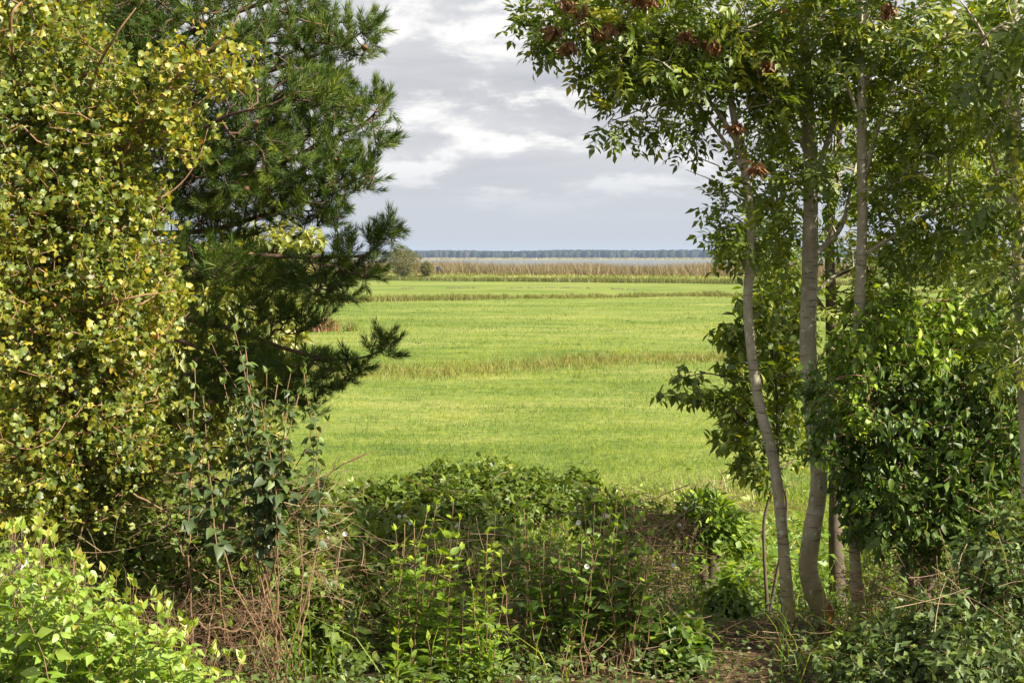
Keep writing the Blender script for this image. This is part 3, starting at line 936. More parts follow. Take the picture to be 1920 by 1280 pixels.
CV, CT = cone_shape()
cone_me = None
for k in range(34):
    i = tips[rng.integers(len(tips))]
    if cone_me is None:
        cone_me = mesh_from('cone', CV, CT, M_bark_maple)
    o = bpy.data.objects.new('cone', cone_me); o.parent = root
    m4 = np.eye(4); m4[:3, :3] = frames(nrm(rng.normal(size=(1, 3)) + np.array([[0, -.4, -.4]])), rng.normal(size=(1, 3)))[0] * 1.1
    m4[:3, 3] = P[par[i]] - np.array(root.location) + np.array((0, -.03, 0))
    o.matrix_basis = Matrix(m4.tolist()); COL.objects.link(o)

# ------------------------------------------------------------------ sunlit willow behind maple and pine
YW = 13.5
b = gp(330, 900, YW)
root = thing('willow_bush', 'pale sunlit willow bush glimpsed behind the pine', 'bush', b)
trunks = [([b, at(340, 800, YW), at(380, 600, YW), at(440, 450, YW)], [.05, .04, .03, .012]), ([b, at(300, 800, YW), at(240, 650, YW), at(200, 500, YW)], [.045, .035, .025, .01]),
          ([b, at(360, 840, YW), at(480, 700, YW), at(540, 600, YW)], [.03, .025, .018, .008])]
blobs = [(480, 470, 110, 55, YW, .8), (400, 560, 120, 80, YW, .9), (300, 700, 150, 100, YW, 1.0), (440, 700, 100, 90, YW, .8), (300, 830, 150, 70, YW, .9), (460, 830, 80, 60, YW, .6), (200, 600, 140, 120, YW, .9), (540, 620, 40, 60, YW, .5, .6), (560, 450, 50, 25, YW, .4)]
foliage_tree(root, trunks, [], blobs, 19, [LANCE[0], LITE[1]], M_willow, M_bark_dark, (.09, .15), per=4, maxcnt=5, step=.2, r_tip=.002, singles=0, droop=.4)

# ------------------------------------------------------------------ ash trees, right
def ash(root, trunks, limbs, blobs, dens, bark=None, singles=150, size=(.13, .22), keys=()):
    P, par, dr, nb, cnt = foliage_tree(root, trunks, limbs, blobs, dens, ASH, M_ash, bark or M_bark_ash, size, per=2, maxcnt=4, step=.15, r_tip=.0028, singles=singles, droop=.35, along=.6, rmax=.02, jitter=.01)
    for (px, py, Y) in keys:      # hanging bunches of winged seeds, each from the nearest twig
        c = at(px, py, Y)
        jn = nb + int(np.argmin(np.linalg.norm(P[nb:] - c, axis=1)))
        n = 42
        c = c + np.array((0, -.3, 0)) * (Y > 0)
        V, T = tube(smooth_path([P[jn], (P[jn] + c) / 2 + UP * .02, c], 7), np.linspace(.0025, .0012, 7), 5)
        stalk = obj('seed_stalk', V, T, M_stem, root)
        p = c + np.clip(rng.normal(size=(n, 3)), -1.6, 1.6) * np.array((.024, .024, .014))
        dd = np.tile((0, 0, -1.0), (n, 1)) + rng.normal(size=(n, 3)) * .5
        M = frames(dd, rng.normal(size=(n, 3)) * np.array((1, 1, .1))) * rng.uniform(.045, .075, (n, 1, 1))
        M[:, :, 0] *= .8
        v, t = SMALL[0]
        W = (np.einsum('nij,vj->nvi', M, v) + p[:, None]).reshape(-1, 3)
        obj('seed_bunch', W, (t[None] + (np.arange(n) * len(v))[:, None, None]).reshape(-1, 3), M_keys, stalk, np.repeat(rng.random(n), len(v)))


YA = 8.0
b = gp(1482, 1200, YA)
root = thing('ash_tree', 'slender leaning ash with a bowed trunk, nearest the meadow', 'tree', b, 'ash trees on the right')
tr = [b, at(1478, 1150, YA), at(1467, 1000, YA), at(1450, 860, YA), at(1424, 760, YA), at(1408, 650, YA), at(1402, 560, YA), at(1408, 470, YA), at(1406, 400, YA), at(1396, 320, YA), at(1376, 220, YA), at(1362, 120, YA), at(1350, -40, YA), at(1330, -250, YA)]
limbs = [([at(1390, 280, YA), at(1330, 190, YA), at(1260, 140, YA - .1), at(1150, 90, YA - .2), at(1040, 55, YA - .2), at(985, 40, YA - .2)], [.016, .013, .010, .008, .005, .003]),
         ([at(1394, 320, YA), at(1340, 240, YA), at(1290, 190, YA - .1), at(1220, 200, YA - .2), at(1140, 230, YA - .2)], [.013, .010, .008, .005, .002]),
         ([at(1368, 170, YA), at(1290, 60, YA), at(1190, 10, YA), at(1090, -30, YA)], [.016, .012, .008, .003]),
         ([at(1358, 80, YA), at(1420, -40, YA), at(1500, -140, YA)], [.014, .01, .004]),
         ([at(1404, 380, YA), at(1360, 320, YA), at(1310, 295, YA), at(1270, 262, YA)], [.006, .004, .003, .0015]),
         ([at(1404, 385, YA), at(1350, 345, YA), at(1285, 318, YA)], [.005, .0035, .0015]),
         ([at(1408, 430, YA), at(1360, 390, YA), at(1345, 350, YA)], [.006, .004, .002]),
         ([at(1408, 460, YA), at(1370, 450, YA), at(1350, 470, YA)], [.006, .004, .002])]
blobs = [(1020, 45, 45, 40, YA - .2, .3), (1100, 60, 70, 50, YA - .2, .4), (1190, 60, 80, 60, YA - .1, .5), (1160, 130, 60, 35, YA - .2, .3), (1240, 130, 70, 50, YA - .1, .4), (1160, 228, 35, 14, YA - .2, .15, 1.2), (1235, 225, 30, 14, YA - .2, .15, 1.2),
         (1300, 70, 90, 70, YA, .6), (1320, 170, 55, 40, YA, .4, .7), (1390, 90, 70, 70, YA, .6), (1290, 250, 40, 22, YA, .2, .6), (1365, 370, 22, 30, YA, .2), (1370, 430, 30, 40, YA, .3), (1390, 480, 20, 14, YA, .2), (1430, 200, 50, 50, YA, .4, .7),
         (1150, -60, 150, 60, YA, .8, .6), (1350, -120, 220, 110, YA, 1.0, .22)]
keys = [(1060, 22, 7.8), (1085, 35, 7.8), (1100, 65, 7.8), (1035, 72, 7.8), (1062, 100, 7.8), (1108, 75, 7.8), (1142, 65, 7.8), (1210, 15, 7.9), (1275, 80, 7.9), (1322, 95, 7.9), (1185, 10, 7.8), (1425, 135, 8.0), (1365, 245, 8.0), (1404, 318, 8.0)]
ash(root, [(tr, [.042, .036, .031, .030, .031, .028, .026, .025, .024, .022, .020, .017, .012, .005])], limbs, blobs, 22, singles=200, keys=keys)

b = gp(1552, 1185, 8.3)
root = thing('ash_tree', 'thickest grey ash trunk, bent at the foot with a rusty scar', 'tree', b, 'ash trees on the right')
Y2 = 8.3
tr = [b, at(1544, 1150, Y2), at(1516, 1075, Y2), at(1522, 1000, Y2), at(1536, 900, Y2), at(1524, 780, Y2), at(1515, 650, Y2), at(1518, 520, Y2), at(1520, 400, Y2), at(1519, 280, Y2), at(1512, 140, Y2), at(1505, -60, Y2), at(1500, -350, Y2)]
limbs = [([at(1524, 480, Y2), at(1552, 455, Y2), at(1580, 420, Y2), at(1600, 330, Y2 + .1), at(1620, 250, Y2 + .2)], [.02, .016, .012, .008, .004]),
         ([at(1520, 350, Y2), at(1560, 240, Y2), at(1585, 120, Y2), at(1600, 0, Y2)], [.02, .016, .012, .005]),
         ([at(1518, 300, Y2), at(1470, 180, Y2), at(1430, 60, Y2), at(1400, -60, Y2)], [.02, .016, .010, .004]),
         ([at(1512, 120, Y2), at(1560, 0, Y2), at(1640, -120, Y2)], [.02, .014, .005]),
         ([at(1520, 420, Y2), at(1470, 360, Y2 + .2), at(1440, 300, Y2 + .3)], [.012, .008, .004]),
         ([at(1518, 560, Y2), at(1560, 520, Y2 + .3), at(1600, 500, Y2 + .4)], [.01, .007, .003])]
blobs = [(1450, 60, 80, 70, Y2, .7), (1560, 60, 80, 70, Y2, .7), (1470, 170, 60, 60, Y2, .6), (1580, 180, 60, 60, Y2 + .2, .6), (1450, 290, 60, 50, Y2 + .3, .5), (1490, 320, 40, 40, Y2 - .4, .2, .8), (1450, 390, 45, 40, Y2 + .3, .4), (1570, 330, 50, 50, Y2 + .4, .4, .7), (1450, 460, 40, 30, Y2 + .5, .4, .8),
         (1570, 430, 40, 40, Y2 + .7, .4, .6), (1550, -80, 200, 80, Y2, 1.0,.22)]
ash(root, [(tr, [.068, .060, .056, .053, .051, .050, .048, .048, .044, .040, .032, .024, .010])], limbs, blobs, 16, singles=150, keys=[(1450, 40, 8.2)])
# bare patch at its foot
sv, st = place(ROUND[0], .13, (0, 0, 0), 0)
c = at(1560, 1150, Y2 - .09)
sv = np.stack([sv[:, 0] * .55, np.zeros(len(sv)) - .012 * (1 - (sv[:, 0] / .06) ** 2), sv[:, 1]], 1)
obj('bark_scar', sv + c + np.array((-.015, -.0, -.06)), st, M_scar, [c_ for c_ in root.children if c_.name.startswith('trunk')][0], label='rusty bare wood scar at the trunk foot')

b = gp(1618, 1195, 7.9)
Y3 = 7.9
root = thing('ash_tree', 'straight pale ash trunk right of the thickest one', 'tree', b, 'ash trees on the right')
tr = [b, at(1606, 1100, Y3), at(1602, 1000, Y3), at(1604, 850, Y3), at(1606, 700, Y3), at(1612, 560, Y3), at(1617, 420, Y3), at(1616, 300, Y3), at(1616, 180, Y3), at(1612, 90, Y3), at(1610, -60, Y3), at(1600, -330, Y3)]
limbs = [([at(1618, 350, Y3), at(1640, 260, Y3), at(1668, 180, Y3), at(1690, 60, Y3)], [.016, .012, .009, .004]),
         ([at(1616, 355, Y3), at(1660, 352, Y3 - .1), at(1720, 330, Y3 - .1), at(1790, 350, Y3 - .1)], [.010, .008, .006, .003]),
         ([at(1616, 170, Y3), at(1680, 60, Y3), at(1770, -20, Y3), at(1850, -60, Y3)], [.018, .014, .010, .004]),
         ([at(1614, 230, Y3), at(1580, 130, Y3), at(1560, 40, Y3)], [.012, .009, .004]),
         ([at(1616, 480, Y3), at(1680, 440, Y3), at(1760, 390, Y3), at(1830, 360, Y3)], [.014, .011, .008, .003]),
         ([at(1612, 90, Y3), at(1650, -60, Y3), at(1720, -200, Y3)], [.018, .012, .005])]
blobs = [(1650, 70, 70, 60, Y3, .6), (1740, 90, 80, 70, Y3, .6), (1690, 200, 70, 60, Y3, .5), (1760, 230, 70, 60, Y3, .5, .9), (1700, 330, 70, 50, Y3, .5), (1790, 350, 70, 50, Y3, .5), (1690, 430, 60, 45, Y3 + .1, .5), (1780, 440, 60, 45, Y3, .5), (1840, 60, 60, 60, Y3 - .3, .5), (1850, 180, 50, 60, Y3 - .5, .4),
         (1560, 130, 40, 50, Y3, .3, .6), (1700, -90, 220, 90, Y3, 1.0,.22)]
ash(root, [(tr, [.040, .032, .030, .030, .030, .030, .029, .028, .026, .022, .018, .007])], limbs, blobs, 18, singles=200, keys=[(1640, 30, 7.8)])

b = gp(1572, 1080, 10.2)
Y4 = 10.2
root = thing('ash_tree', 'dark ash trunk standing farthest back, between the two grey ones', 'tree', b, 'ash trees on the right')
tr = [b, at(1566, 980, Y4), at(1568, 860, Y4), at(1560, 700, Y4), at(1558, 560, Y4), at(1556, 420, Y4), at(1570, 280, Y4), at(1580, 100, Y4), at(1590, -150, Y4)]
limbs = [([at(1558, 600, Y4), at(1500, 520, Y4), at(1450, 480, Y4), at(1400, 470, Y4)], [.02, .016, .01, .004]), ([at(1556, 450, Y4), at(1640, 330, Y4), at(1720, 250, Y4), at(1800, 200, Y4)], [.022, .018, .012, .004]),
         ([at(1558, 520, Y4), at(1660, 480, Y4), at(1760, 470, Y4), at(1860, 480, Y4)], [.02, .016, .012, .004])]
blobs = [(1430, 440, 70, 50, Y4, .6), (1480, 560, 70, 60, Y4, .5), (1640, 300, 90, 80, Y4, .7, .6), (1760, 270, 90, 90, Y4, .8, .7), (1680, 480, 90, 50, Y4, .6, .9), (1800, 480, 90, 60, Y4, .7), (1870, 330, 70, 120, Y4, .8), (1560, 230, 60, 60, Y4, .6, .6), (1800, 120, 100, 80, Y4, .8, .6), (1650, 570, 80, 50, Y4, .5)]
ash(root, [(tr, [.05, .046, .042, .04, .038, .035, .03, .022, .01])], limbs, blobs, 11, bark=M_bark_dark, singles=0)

YR = 7.0
b = gp(1935, 1150, YR)
root = thing('ash_tree', 'ash at the right edge of the view with sunlit drooping leaves', 'tree', b, 'ash trees on the right')
tr = [b, at(1930, 900, YR), at(1918, 640, YR), at(1912, 480, YR), at(1905, 300, YR), at(1900, 100, YR), at(1910, -150, YR), at(1930, -500, YR)]
limbs = [([at(1905, 260, YR), at(1870, 150, YR - .3), at(1840, 60, YR - .5), at(1800, 0, YR - .6)], [.016, .012, .008, .003]), ([at(1910, 420, YR), at(1870, 330, YR - .2), at(1850, 260, YR - .4)], [.014, .01, .004]),
         ([at(1905, 60, YR), at(2050, -60, YR - .6), at(2300, -160, YR - 1.2), at(2550, -250, YR - 1.6)], [.03, .025, .018, .006]), ([at(1912, -120, YR), at(2100, -350, YR - .8), at(2400, -560, YR - 1.4)], [.03, .022, .008]),
         ([at(1910, 300, YR), at(2100, 160, YR - .3), at(2300, 80, YR - .8)], [.026, .02, .008]), ([at(1908, 200, YR), at(2000, 100, YR + .8), at(2200, 0, YR + 1.2)], [.026, .02, .008])]
blobs = [(1850, 110, 50, 70, YR - .5, .3, .8), (1870, 230, 45, 70, YR - .4, .3, .8), (1880, 370, 40, 60, YR - .3, .3, .9), (1890, 30, 60, 60, YR - .3, .4, .8), (1900, 500, 40, 60, YR - .2, .3, .9), (1905, 640, 40, 60, YR - .2, .25, .8),
         (2100, 0, 180, 150, YR - .6, .9, .2), (2350, -100, 220, 180, YR - 1.2, 1.0, .2), (2100, 220, 150, 150, YR - .2, .7, .2), (2250, 60, 200, 150, YR + 1, .9, .2), (2450, 100, 200, 150, YR - 1, .8, .13)]
ash(root, [(tr, [.05, .04, .036, .034, .032, .03, .022, .008])], limbs, blobs, 15, singles=120, size=(.15, .25))

# ------------------------------------------------------------------ dark saplings at the meadow edge of the ash group
YD = 9.3
b = gp(1440, 1080, YD)
root = thing('ash_sapling', 'dark leafy sapling behind the leaning ash, overhanging the meadow', 'tree', b)
trunks = [([b, at(1432, 990, YD), at(1446, 900, YD), at(1425, 760, YD), at(1400, 650, YD), at(1385, 600, YD)], [.011, .010, .009, .007, .004]), ([b, at(1475, 960, YD), at(1460, 880, YD), at(1455, 720, YD), at(1440, 590, YD), at(1430, 540, YD)], [.010, .010, .009, .008, .006, .003])]
limbs = [([at(1435, 850, YD), at(1390, 780, YD - .1), at(1320, 745, YD - .2), at(1235, 742, YD - .2)], [.010, .008, .005, .0015]), ([at(1428, 780, YD), at(1370, 715, YD), at(1320, 700, YD), at(1270, 712, YD)], [.009, .007, .004, .0015]), ([at(1442, 900, YD), at(1400, 850, YD), at(1350, 830, YD)], [.009, .006, .002])]
blobs = [(1370, 630, 28, 25, YD, .2, 1.2), (1400, 690, 50, 50, YD, .4), (1440, 600, 60, 60, YD, .5), (1330, 745, 70, 12, YD - .2, .12, 1.3), (1290, 708, 35, 8, YD, .08, 1.2), (1390, 770, 50, 45, YD, .4), (1250, 742, 22, 4, YD - .2, .05, 1.5), (1380, 820, 45, 35, YD, .4), (1410, 870, 40, 30, YD, .4), (1470, 680, 50, 80, YD + .3, .5), (1470, 800, 50, 80, YD + .3, .5), (1440, 900, 35, 20, YD, .3), (1480, 540, 50, 40, YD + .5, .4)]
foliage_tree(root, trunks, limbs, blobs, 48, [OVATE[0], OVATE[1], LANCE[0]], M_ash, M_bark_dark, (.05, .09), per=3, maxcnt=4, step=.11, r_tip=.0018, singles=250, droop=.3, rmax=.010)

# ------------------------------------------------------------------ the big leafy hedge shrub on the right
YH = 7.9
b = gp(1720, 1150, YH + .3)
root = thing('hedge_shrub', 'dense dark green shrub with bright young tips, right of the trunks', 'shrub', b)
trunks = [([b, at(1700, 1000, YH + .3), at(1680, 850, YH + .2), at(1660, 700, YH + .1), at(1650, 590, YH)], [.03, .026, .02, .014, .006]), ([b, at(1760, 1000, YH + .3), at(1790, 850, YH + .2), at(1810, 720, YH)], [.03, .025, .018, .008]),
          ([b, at(1740, 1010, YH + .4), at(1740, 860, YH + .3), at(1740, 700, YH + .2), at(1750, 600, YH)], [.03, .025, .02, .014, .006]), ([b + np.array((.3, 0, 0)), at(1850, 1000, YH + .2), at(1890, 850, YH), at(1910, 700, YH - .1)], [.028, .022, .018, .008])]
blobs = [(1650, 600, 75, 60, YH, .4), (1600, 680, 55, 70, YH - .2, .3), (1720, 680, 90, 80, YH, .5), (1640, 790, 80, 70, YH - .2, .4), (1580, 800, 50, 60, YH - .2, .25, .8), (1750, 780, 90, 80, YH - .1, .5), (1660, 900, 80, 70, YH - .3, .4), (1780, 880, 90, 80, YH - .2, .5), (1860, 760, 70, 90, YH - .2, .5), (1880, 640, 70, 80, YH - .1, .5), (1880, 880, 60, 80, YH - .2, .4),
         (1640, 990, 60, 45, YH - .3, .3), (1750, 980, 90, 50, YH - .3, .4), (1850, 980, 70, 50, YH - .4, .3), (1790, 600, 80, 60, YH + .2, .5), (1590, 900, 35, 60, YH - .2, .2, .8), (1720, 1040, 60, 25, YH - .3, .2, .7), (1530, 730, 34, 60, YH - .45, .2, .6), (1545, 830, 34, 60, YH - .45, .2, .7), (1980, 800, 80, 200, YH, .6, .5)]


def hedge_rnd(pos):
    return np.clip(rng.beta(1.6, 3.0, len(pos)) + .32 * (hash_noise(pos[:, 0] * 3.3, pos[:, 2] * 3.3, 6) > .72), 0, 1)


foliage_tree(root, trunks, [], blobs, 58, [OVATE[0], OVATE[1], LITE[1], LANCE[1]], M_hedge, M_bark_dark, (.042, .07), per=4, maxcnt=4, step=.12, r_tip=.002, singles=300, droop=.55, rnd_fun=hedge_rnd, twigmat=M_stem, rmax=.012)


# ------------------------------------------------------------------ stemmed shrubs: leaf pairs up each stem
def stem_shrub(name, label, cat, base, stems, leaf_tpl, leafmat, stemmat, size, gap=.035, start=.25, singles=0, r=.006, tip_bright=.3, group=None, droop=.2, side=0, up=.6, width=None, part='stem'):
    root = thing(name, label, cat, base, group)
    pos = []; dd = []; rv = []; sz = []
    for P_ in stems:
        P_ = np.asarray(P_)
        L = np.linalg.norm(np.diff(P_, axis=0), axis=1).sum()
        n = max(8, int(L / .05))
        Q = smooth_path(P_, n) + 0
        Q[1:-1] += rng.normal(size=(n - 2, 3)) * .004
        rr = r * rng.uniform(.75, 1.25) * np.linspace(1, .35, n)
        V, T = tube(Q, rr, 6)
        obj(part, V, T, stemmat, root)
        m = max(2, int(L * (1 - start) / gap))
        t = start + (1 - start) * (np.arange(m) + rng.random(m) * .6) / m
        t = np.clip(t, 0, 1)
        i = np.clip((t * (n - 1)).astype(int), 0, n - 2)
        dv = nrm(Q[i + 1] - Q[i])
        a0 = rng.random() * 6.28
        for s in (0, math.pi):
            az = a0 + np.arange(m) * 1.57 + s + rng.normal(size=m) * .35
            rad = np.stack([np.cos(az), np.sin(az), np.zeros(m)], 1)
            e = nrm(dv * up + rad * .9 - UP * droop * rng.uniform(0, 2, (m, 1)))
            pos.append(Q[i] + rad * .006); dd.append(e)
            rv.append(np.clip(rng.normal(.4, .17, m) + tip_bright * np.clip((t - .75) * 4, 0, 1), 0, 1))
            sz.append(rng.uniform(size[0], size[1], m) * (1 - .45 * np.clip((t - .8) * 5, 0, 1)))
        pos.append(np.repeat(Q[-1:], 3, 0)); dd.append(nrm(UP + rng.normal(size=(3, 3)) * .35)); rv.append(np.clip(.7 + tip_bright * rng.random(3), 0, 1)); sz.append(np.full(3, size[0] * .9))
    pos = np.concatenate(pos); dd = np.concatenate(dd); rv = np.concatenate(rv); sz = np.concatenate(sz)
    scatter('leaves', leaf_tpl, pos, dd, UP + rng.normal(size=(len(pos), 3)) * .4, sz, leafmat, root, rv, singles, wid=width and np.full(len(pos), width))
    return root


def fan_stems(base, tips, spread=.06, bend=.1, follow=0.0):
    out = []
    for t in tips:
        b0 = base + np.array((U(-spread, spread), U(-spread, spread), 0))
        b0[:2] = b0[:2] * (1 - follow) + t[:2] * follow
        b0[2] = float(gz(b0[0], b0[1])) - .03
        m = b0 * .5 + t * .5 + rng.normal(size=3) * bend * np.linalg.norm(t - b0) * np.array((1, 1, .3))
        out.append([b0, b0 * .75 + m * .25 + UP * .02, m, t])
    return out


def tips_in(n, px0, px1, py0, py1, Y0, Y1, shape=None):
    out = []
    for _ in range(n):
        px = U(px0, px1); Y = U(Y0, Y1)
        lo = py0 if shape is None else np.interp(px, *shape)
        out.append(at(px, lo + max(1, py1 - lo) * rng.random() ** 1.7, Y))
    return out


# bright dogwood in the bottom left corner
b = gp(120, 1280, 4.7)
shape = ([-80, 0, 40, 80, 110, 180, 260, 330, 420, 520], [1020, 1000, 985, 960, 1020, 1060, 1095, 1150, 1220, 1260])
stems = []
for (c0, n_) in ((-60, 40), (60, 60), (160, 50), (260, 36), (360, 18)):
    bb = gp(c0, 1280, U(4.5, 5.1))
    stems += fan_stems(bb, tips_in(n_, c0 - 90, c0 + 100, 0, 1330, 4.2, 5.2, shape), .2, .12)
stem_shrub('dogwood_shrub', 'bright sunlit light green dogwood in the bottom left corner', 'shrub', b, stems, [OVATE[0], OVATE[1], LITE[0], LITE[2]], M_dogwood, M_stem, (.04, .074), gap=.026, start=.2, singles=300, r=.0024, tip_bright=.35, droop=.45, up=.35)

# tall shrub with dull rounded leaves below the pine
b = gp(470, 1000, 6.6)
tips = [at(px, py, Y) for px, py, Y in ((365, 690, 6.6), (395, 640, 6.7), (440, 620, 6.6), (455, 680, 6.5), (475, 700, 6.6), (500, 700, 6.5), (520, 720, 6.6), (545, 700, 6.7), (560, 740, 6.5), (590, 770, 6.6), (420, 720, 6.5), (380, 740, 6.6), (350, 760, 6.7), (615, 790, 6.7), (490, 750, 6.4), (440, 760, 6.4), (540, 770, 6.4), (330, 790, 6.6), (570, 700, 6.7), (460, 650, 6.7))]
stem_shrub('round_leaved_shrub', 'upright shrub with dull grey green rounded leaves below the pine', 'shrub', b, fan_stems(b, tips, .25, .08), ROUND + [OVATE[0]], M_lilac, M_stem, (.045, .078), gap=.020, start=.68, singles=300, r=.005, tip_bright=.35, droop=.5, up=.25)

# upright shoots in the middle
def shoot_clump(label, px, Y, tip_list, bright, nname='leafy_shoots', mat=None, size=(.055, .09), gap=.022, start=.3, singles=200, r=.0045, tpl=None, spread=.1):
    bb = gp(px, 1240, Y)
    tips = [at(a + U(-6, 6), c, Y + U(-.25, .25)) for a, c in tip_list]
    return stem_shrub(nname, label, 'shrub', bb, fan_stems(bb, tips, spread, .05, .75), tpl or SHOOTLEAF, mat or M_shoot, M_stem, size, gap, start, singles, r, bright, 'leafy shoots in the middle foreground', .15, up=.75)


shoot_clump('clump of tall light green shoots left of centre', 780, 6.9, [(745, 995), (760, 1020), (775, 985), (800, 960), (815, 945), (835, 1000), (850, 940), (850, 1010), (870, 1030), (735, 1060), (720, 1110), (790, 1060), (840, 1080), (755, 1080), (810, 1010), (825, 1040), (765, 1110), (860, 975)], .45, size=(.045, .075), start=.22)
shoot_clump('narrow clump of yellow green shoots in the centre', 900, 6.8, [(880, 1060), (905, 1045), (895, 1090), (890, 1110), (915, 1130), (870, 1120), (935, 1045), (900, 1180), (925, 960), (918, 1000), (885, 1140), (930, 1090), (945, 1110)], .6, size=(.045, .07), start=.22)
shoot_clump('broad leafy clump over many bare brown stems right of centre', 1080, 7.1, [(U(960, 1230), U(930, 1090)) for _ in range(70)], .15, mat=M_hedge, tpl=OVATE, size=(.045, .075), gap=.03, start=.58, singles=250, spread=.42, r=.0045)
shoot_clump('low light green shoots at the bottom edge', 790, 6.6, [(750, 1190), (775, 1215), (800, 1200), (860, 1215), (880, 1190), (900, 1225), (940, 1200), (920, 1240), (740, 1230)], .4, start=.15, spread=.35)
shoot_clump('yellow green young shoots among the dry stems on the left', 610, 7.2, [(600, 1010), (615, 1060), (630, 1080), (590, 1050), (640, 1105), (575, 1090)], .6, size=(.04, .06), start=.4)

# cut stump with sprouts
YS = 10.4
b = gp(1330, 1110, YS)
root = thing('sprouting_stump', 'cut stump of two short trunks topped by green sprouts', 'stump', b)
for k, (pts, R) in enumerate((([gp(1325, 1110, YS), at(1322, 1080, YS), at(1310, 1020, YS), at(1305, 985, YS)], [.06, .05, .048, .046]), ([gp(1338, 1110, YS), at(1336, 1080, YS), at(1336, 1000, YS), at(1334, 960, YS)], [.062, .056, .054, .05]))):
    (V, T), Q, r = trunk_tube(pts, R, 20, 12, .08, k + 30)
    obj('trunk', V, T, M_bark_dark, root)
pos = blob_points([(1322, 960, 50, 34, YS, .24), (1350, 985, 50, 28, YS, .2), (1295, 1000, 36, 28, YS, .2), (1380, 1010, 30, 30, YS + .2, .2, .6)], 260)
d_ = nrm(pos - at(1325, 1010, YS) + rng.normal(size=pos.shape) * .12)
scatter('sprouts', [OVATE[1], LANCE[0], LANCE[1]], pos, d_ - UP * .2, UP + rng.normal(size=pos.shape) * .4, rng.uniform(.05, .10, len(pos)), M_hedge, root, singles=120)
P0 = np.tile(at(1325, 1000, YS), (60, 1)) + rng.normal(size=(60, 3)) * .04
V, T = edge_tubes(P0, pos[rng.integers(0, len(pos), 60)], np.full(60, .004), np.full(60, .0015))
obj('twigs', V, T, M_stem, root, kind='stuff')

def small_bush(name, label, blobs, px, Y, tpl, mat, size, dens, singles=100, group=None, droop=.3, per=4, cat='shrub'):
    bb = gp(px, 0, Y)
    root = thing(name, label, cat, bb, group)
    top = np.array([at(q[0], q[1], q[4]) for q in blobs])
    base = [smooth_path([bb + np.array((U(-.1, .1), U(-.1, .1), 0)), bb * .4 + t * .6 + rng.normal(size=3) * .04, t], 10) for t in top]
    for Q in base:
        V, T = tube(Q, np.linspace(.008, .003, len(Q)), 6); obj('stem', V, T, M_stem, root)
    P, par, dr, nb = grow(np.concatenate(base), blob_points(blobs, dens), .1, .3)
    (V, T), r, cnt, child = wood(P, par, nb, .0014, rmax=.006)
    obj('twigs', V, T, M_stem, root, kind='stuff')
    pos, tw, idx = leaf_sites(P, par, dr, nb, cnt, per, 5)
    d, up = leaf_dirs(tw, .9, .5, droop)
    rv = np.clip(rng.beta(2, 2.4, len(pos)), 0, 1)
    scatter('leaves', tpl, pos, d, up, rng.uniform(size[0], size[1], len(pos)), mat, root, rv, singles)
    return root


small_bush('low_bush', 'dark leafy bush in front of the cut stump', [(1365, 1125, 40, 28, 8.8, .2), (1375, 1155, 45, 28, 8.8, .2)], 1372, 8.9, [OVATE[1], LANCE[1]], M_hedge, (.06, .10), 75, 100, 'low bushes by the path')
small_bush('low_bush', 'broad leafed low bush left of the bare path', [(1270, 1190, 55, 40, 7.3, .25), (1240, 1230, 50, 30, 7.2, .2), (1300, 1220, 35, 30, 7.2, .2)], 1270, 7.3, OVATE, M_hedge, (.045, .075), 100, 120, 'low bushes by the path')
small_bush('bramble_mound', 'dark bramble mound at the edge of the meadow, centre', [(860, 910, 100, 40, 14, .8), (760, 935, 80, 35, 13.6, .6), (950, 920, 90, 45, 13.8, .7), (870, 950, 140, 40, 13.2, .6), (1020, 935, 70, 35, 13.8, .5), (680, 940, 60, 30, 13.5, .5), (1090, 905, 35, 20, 14.5, .3, .6)], 880, 13.8, BRAMBLE + [OVATE[0]], M_bramble, (.07, .125), 42, 200, droop=.1)
small_bush('bramble_thicket', 'green bramble thicket with dead canes, left foreground', [(80, 940, 130, 55, 7.4, .4), (250, 960, 140, 60, 7.5, .5), (420, 960, 120, 60, 7.5, .5), (540, 930, 90, 50, 7.8, .4), (300, 1050, 160, 60, 7.2, .4, .7), (480, 1060, 130, 60, 7.3, .4, .8), (580, 1000, 80, 60, 7.8, .4), (560, 1110, 90, 60, 7.2, .35), (430, 1120, 90, 50, 7.0, .3, .7), (240, 1030, 90, 50, 7.1, .3, .8), (520, 1200, 70, 40, 6.9, .25, .7)], 350, 7.6, BRAMBLE + LITE, M_bramble, (.04, .085), 58, 200)
small_bush('bramble_thicket', 'dull green bramble bank in the bottom right corner', [(1880, 1080, 80, 80, 6.6, .4), (1830, 1160, 110, 50, 6.4, .4), (1720, 1200, 120, 45, 6.5, .4), (1620, 1240, 100, 35, 6.4, .3), (1850, 1240, 110, 40, 6.0, .3), (1900, 1000, 50, 60, 6.8, .3)], 1800, 6.6, BRAMBLE + LITE, M_ivy, (.035, .075), 95, 250)
small_bush('bramble_thicket', 'bramble growth between the shoots and the stump', [(1200, 985, 60, 30, 10.5, .4), (1240, 985, 50, 30, 10.5, .4), (1130, 960, 60, 40, 10.5, .4), (660, 1000, 80, 50, 9.0, .4), (740, 990, 80, 40, 10.0, .4), (620, 1150, 60, 60, 7.2, .3), (660, 1210, 60, 40, 7.0, .3), (700, 1090, 80, 50, 7.8, .4), (880, 1030, 110, 40, 8.8, .5), (990, 1070, 100, 50, 8.2, .4), (1130, 1110, 90, 60, 8.0, .4), (800, 1150, 90, 50, 7.5, .3), (1060, 1190, 110, 40, 7.2, .3, .7)], 1000, 9.0, BRAMBLE + LITE[:2], M_bramble, (.05, .10), 34, 150)

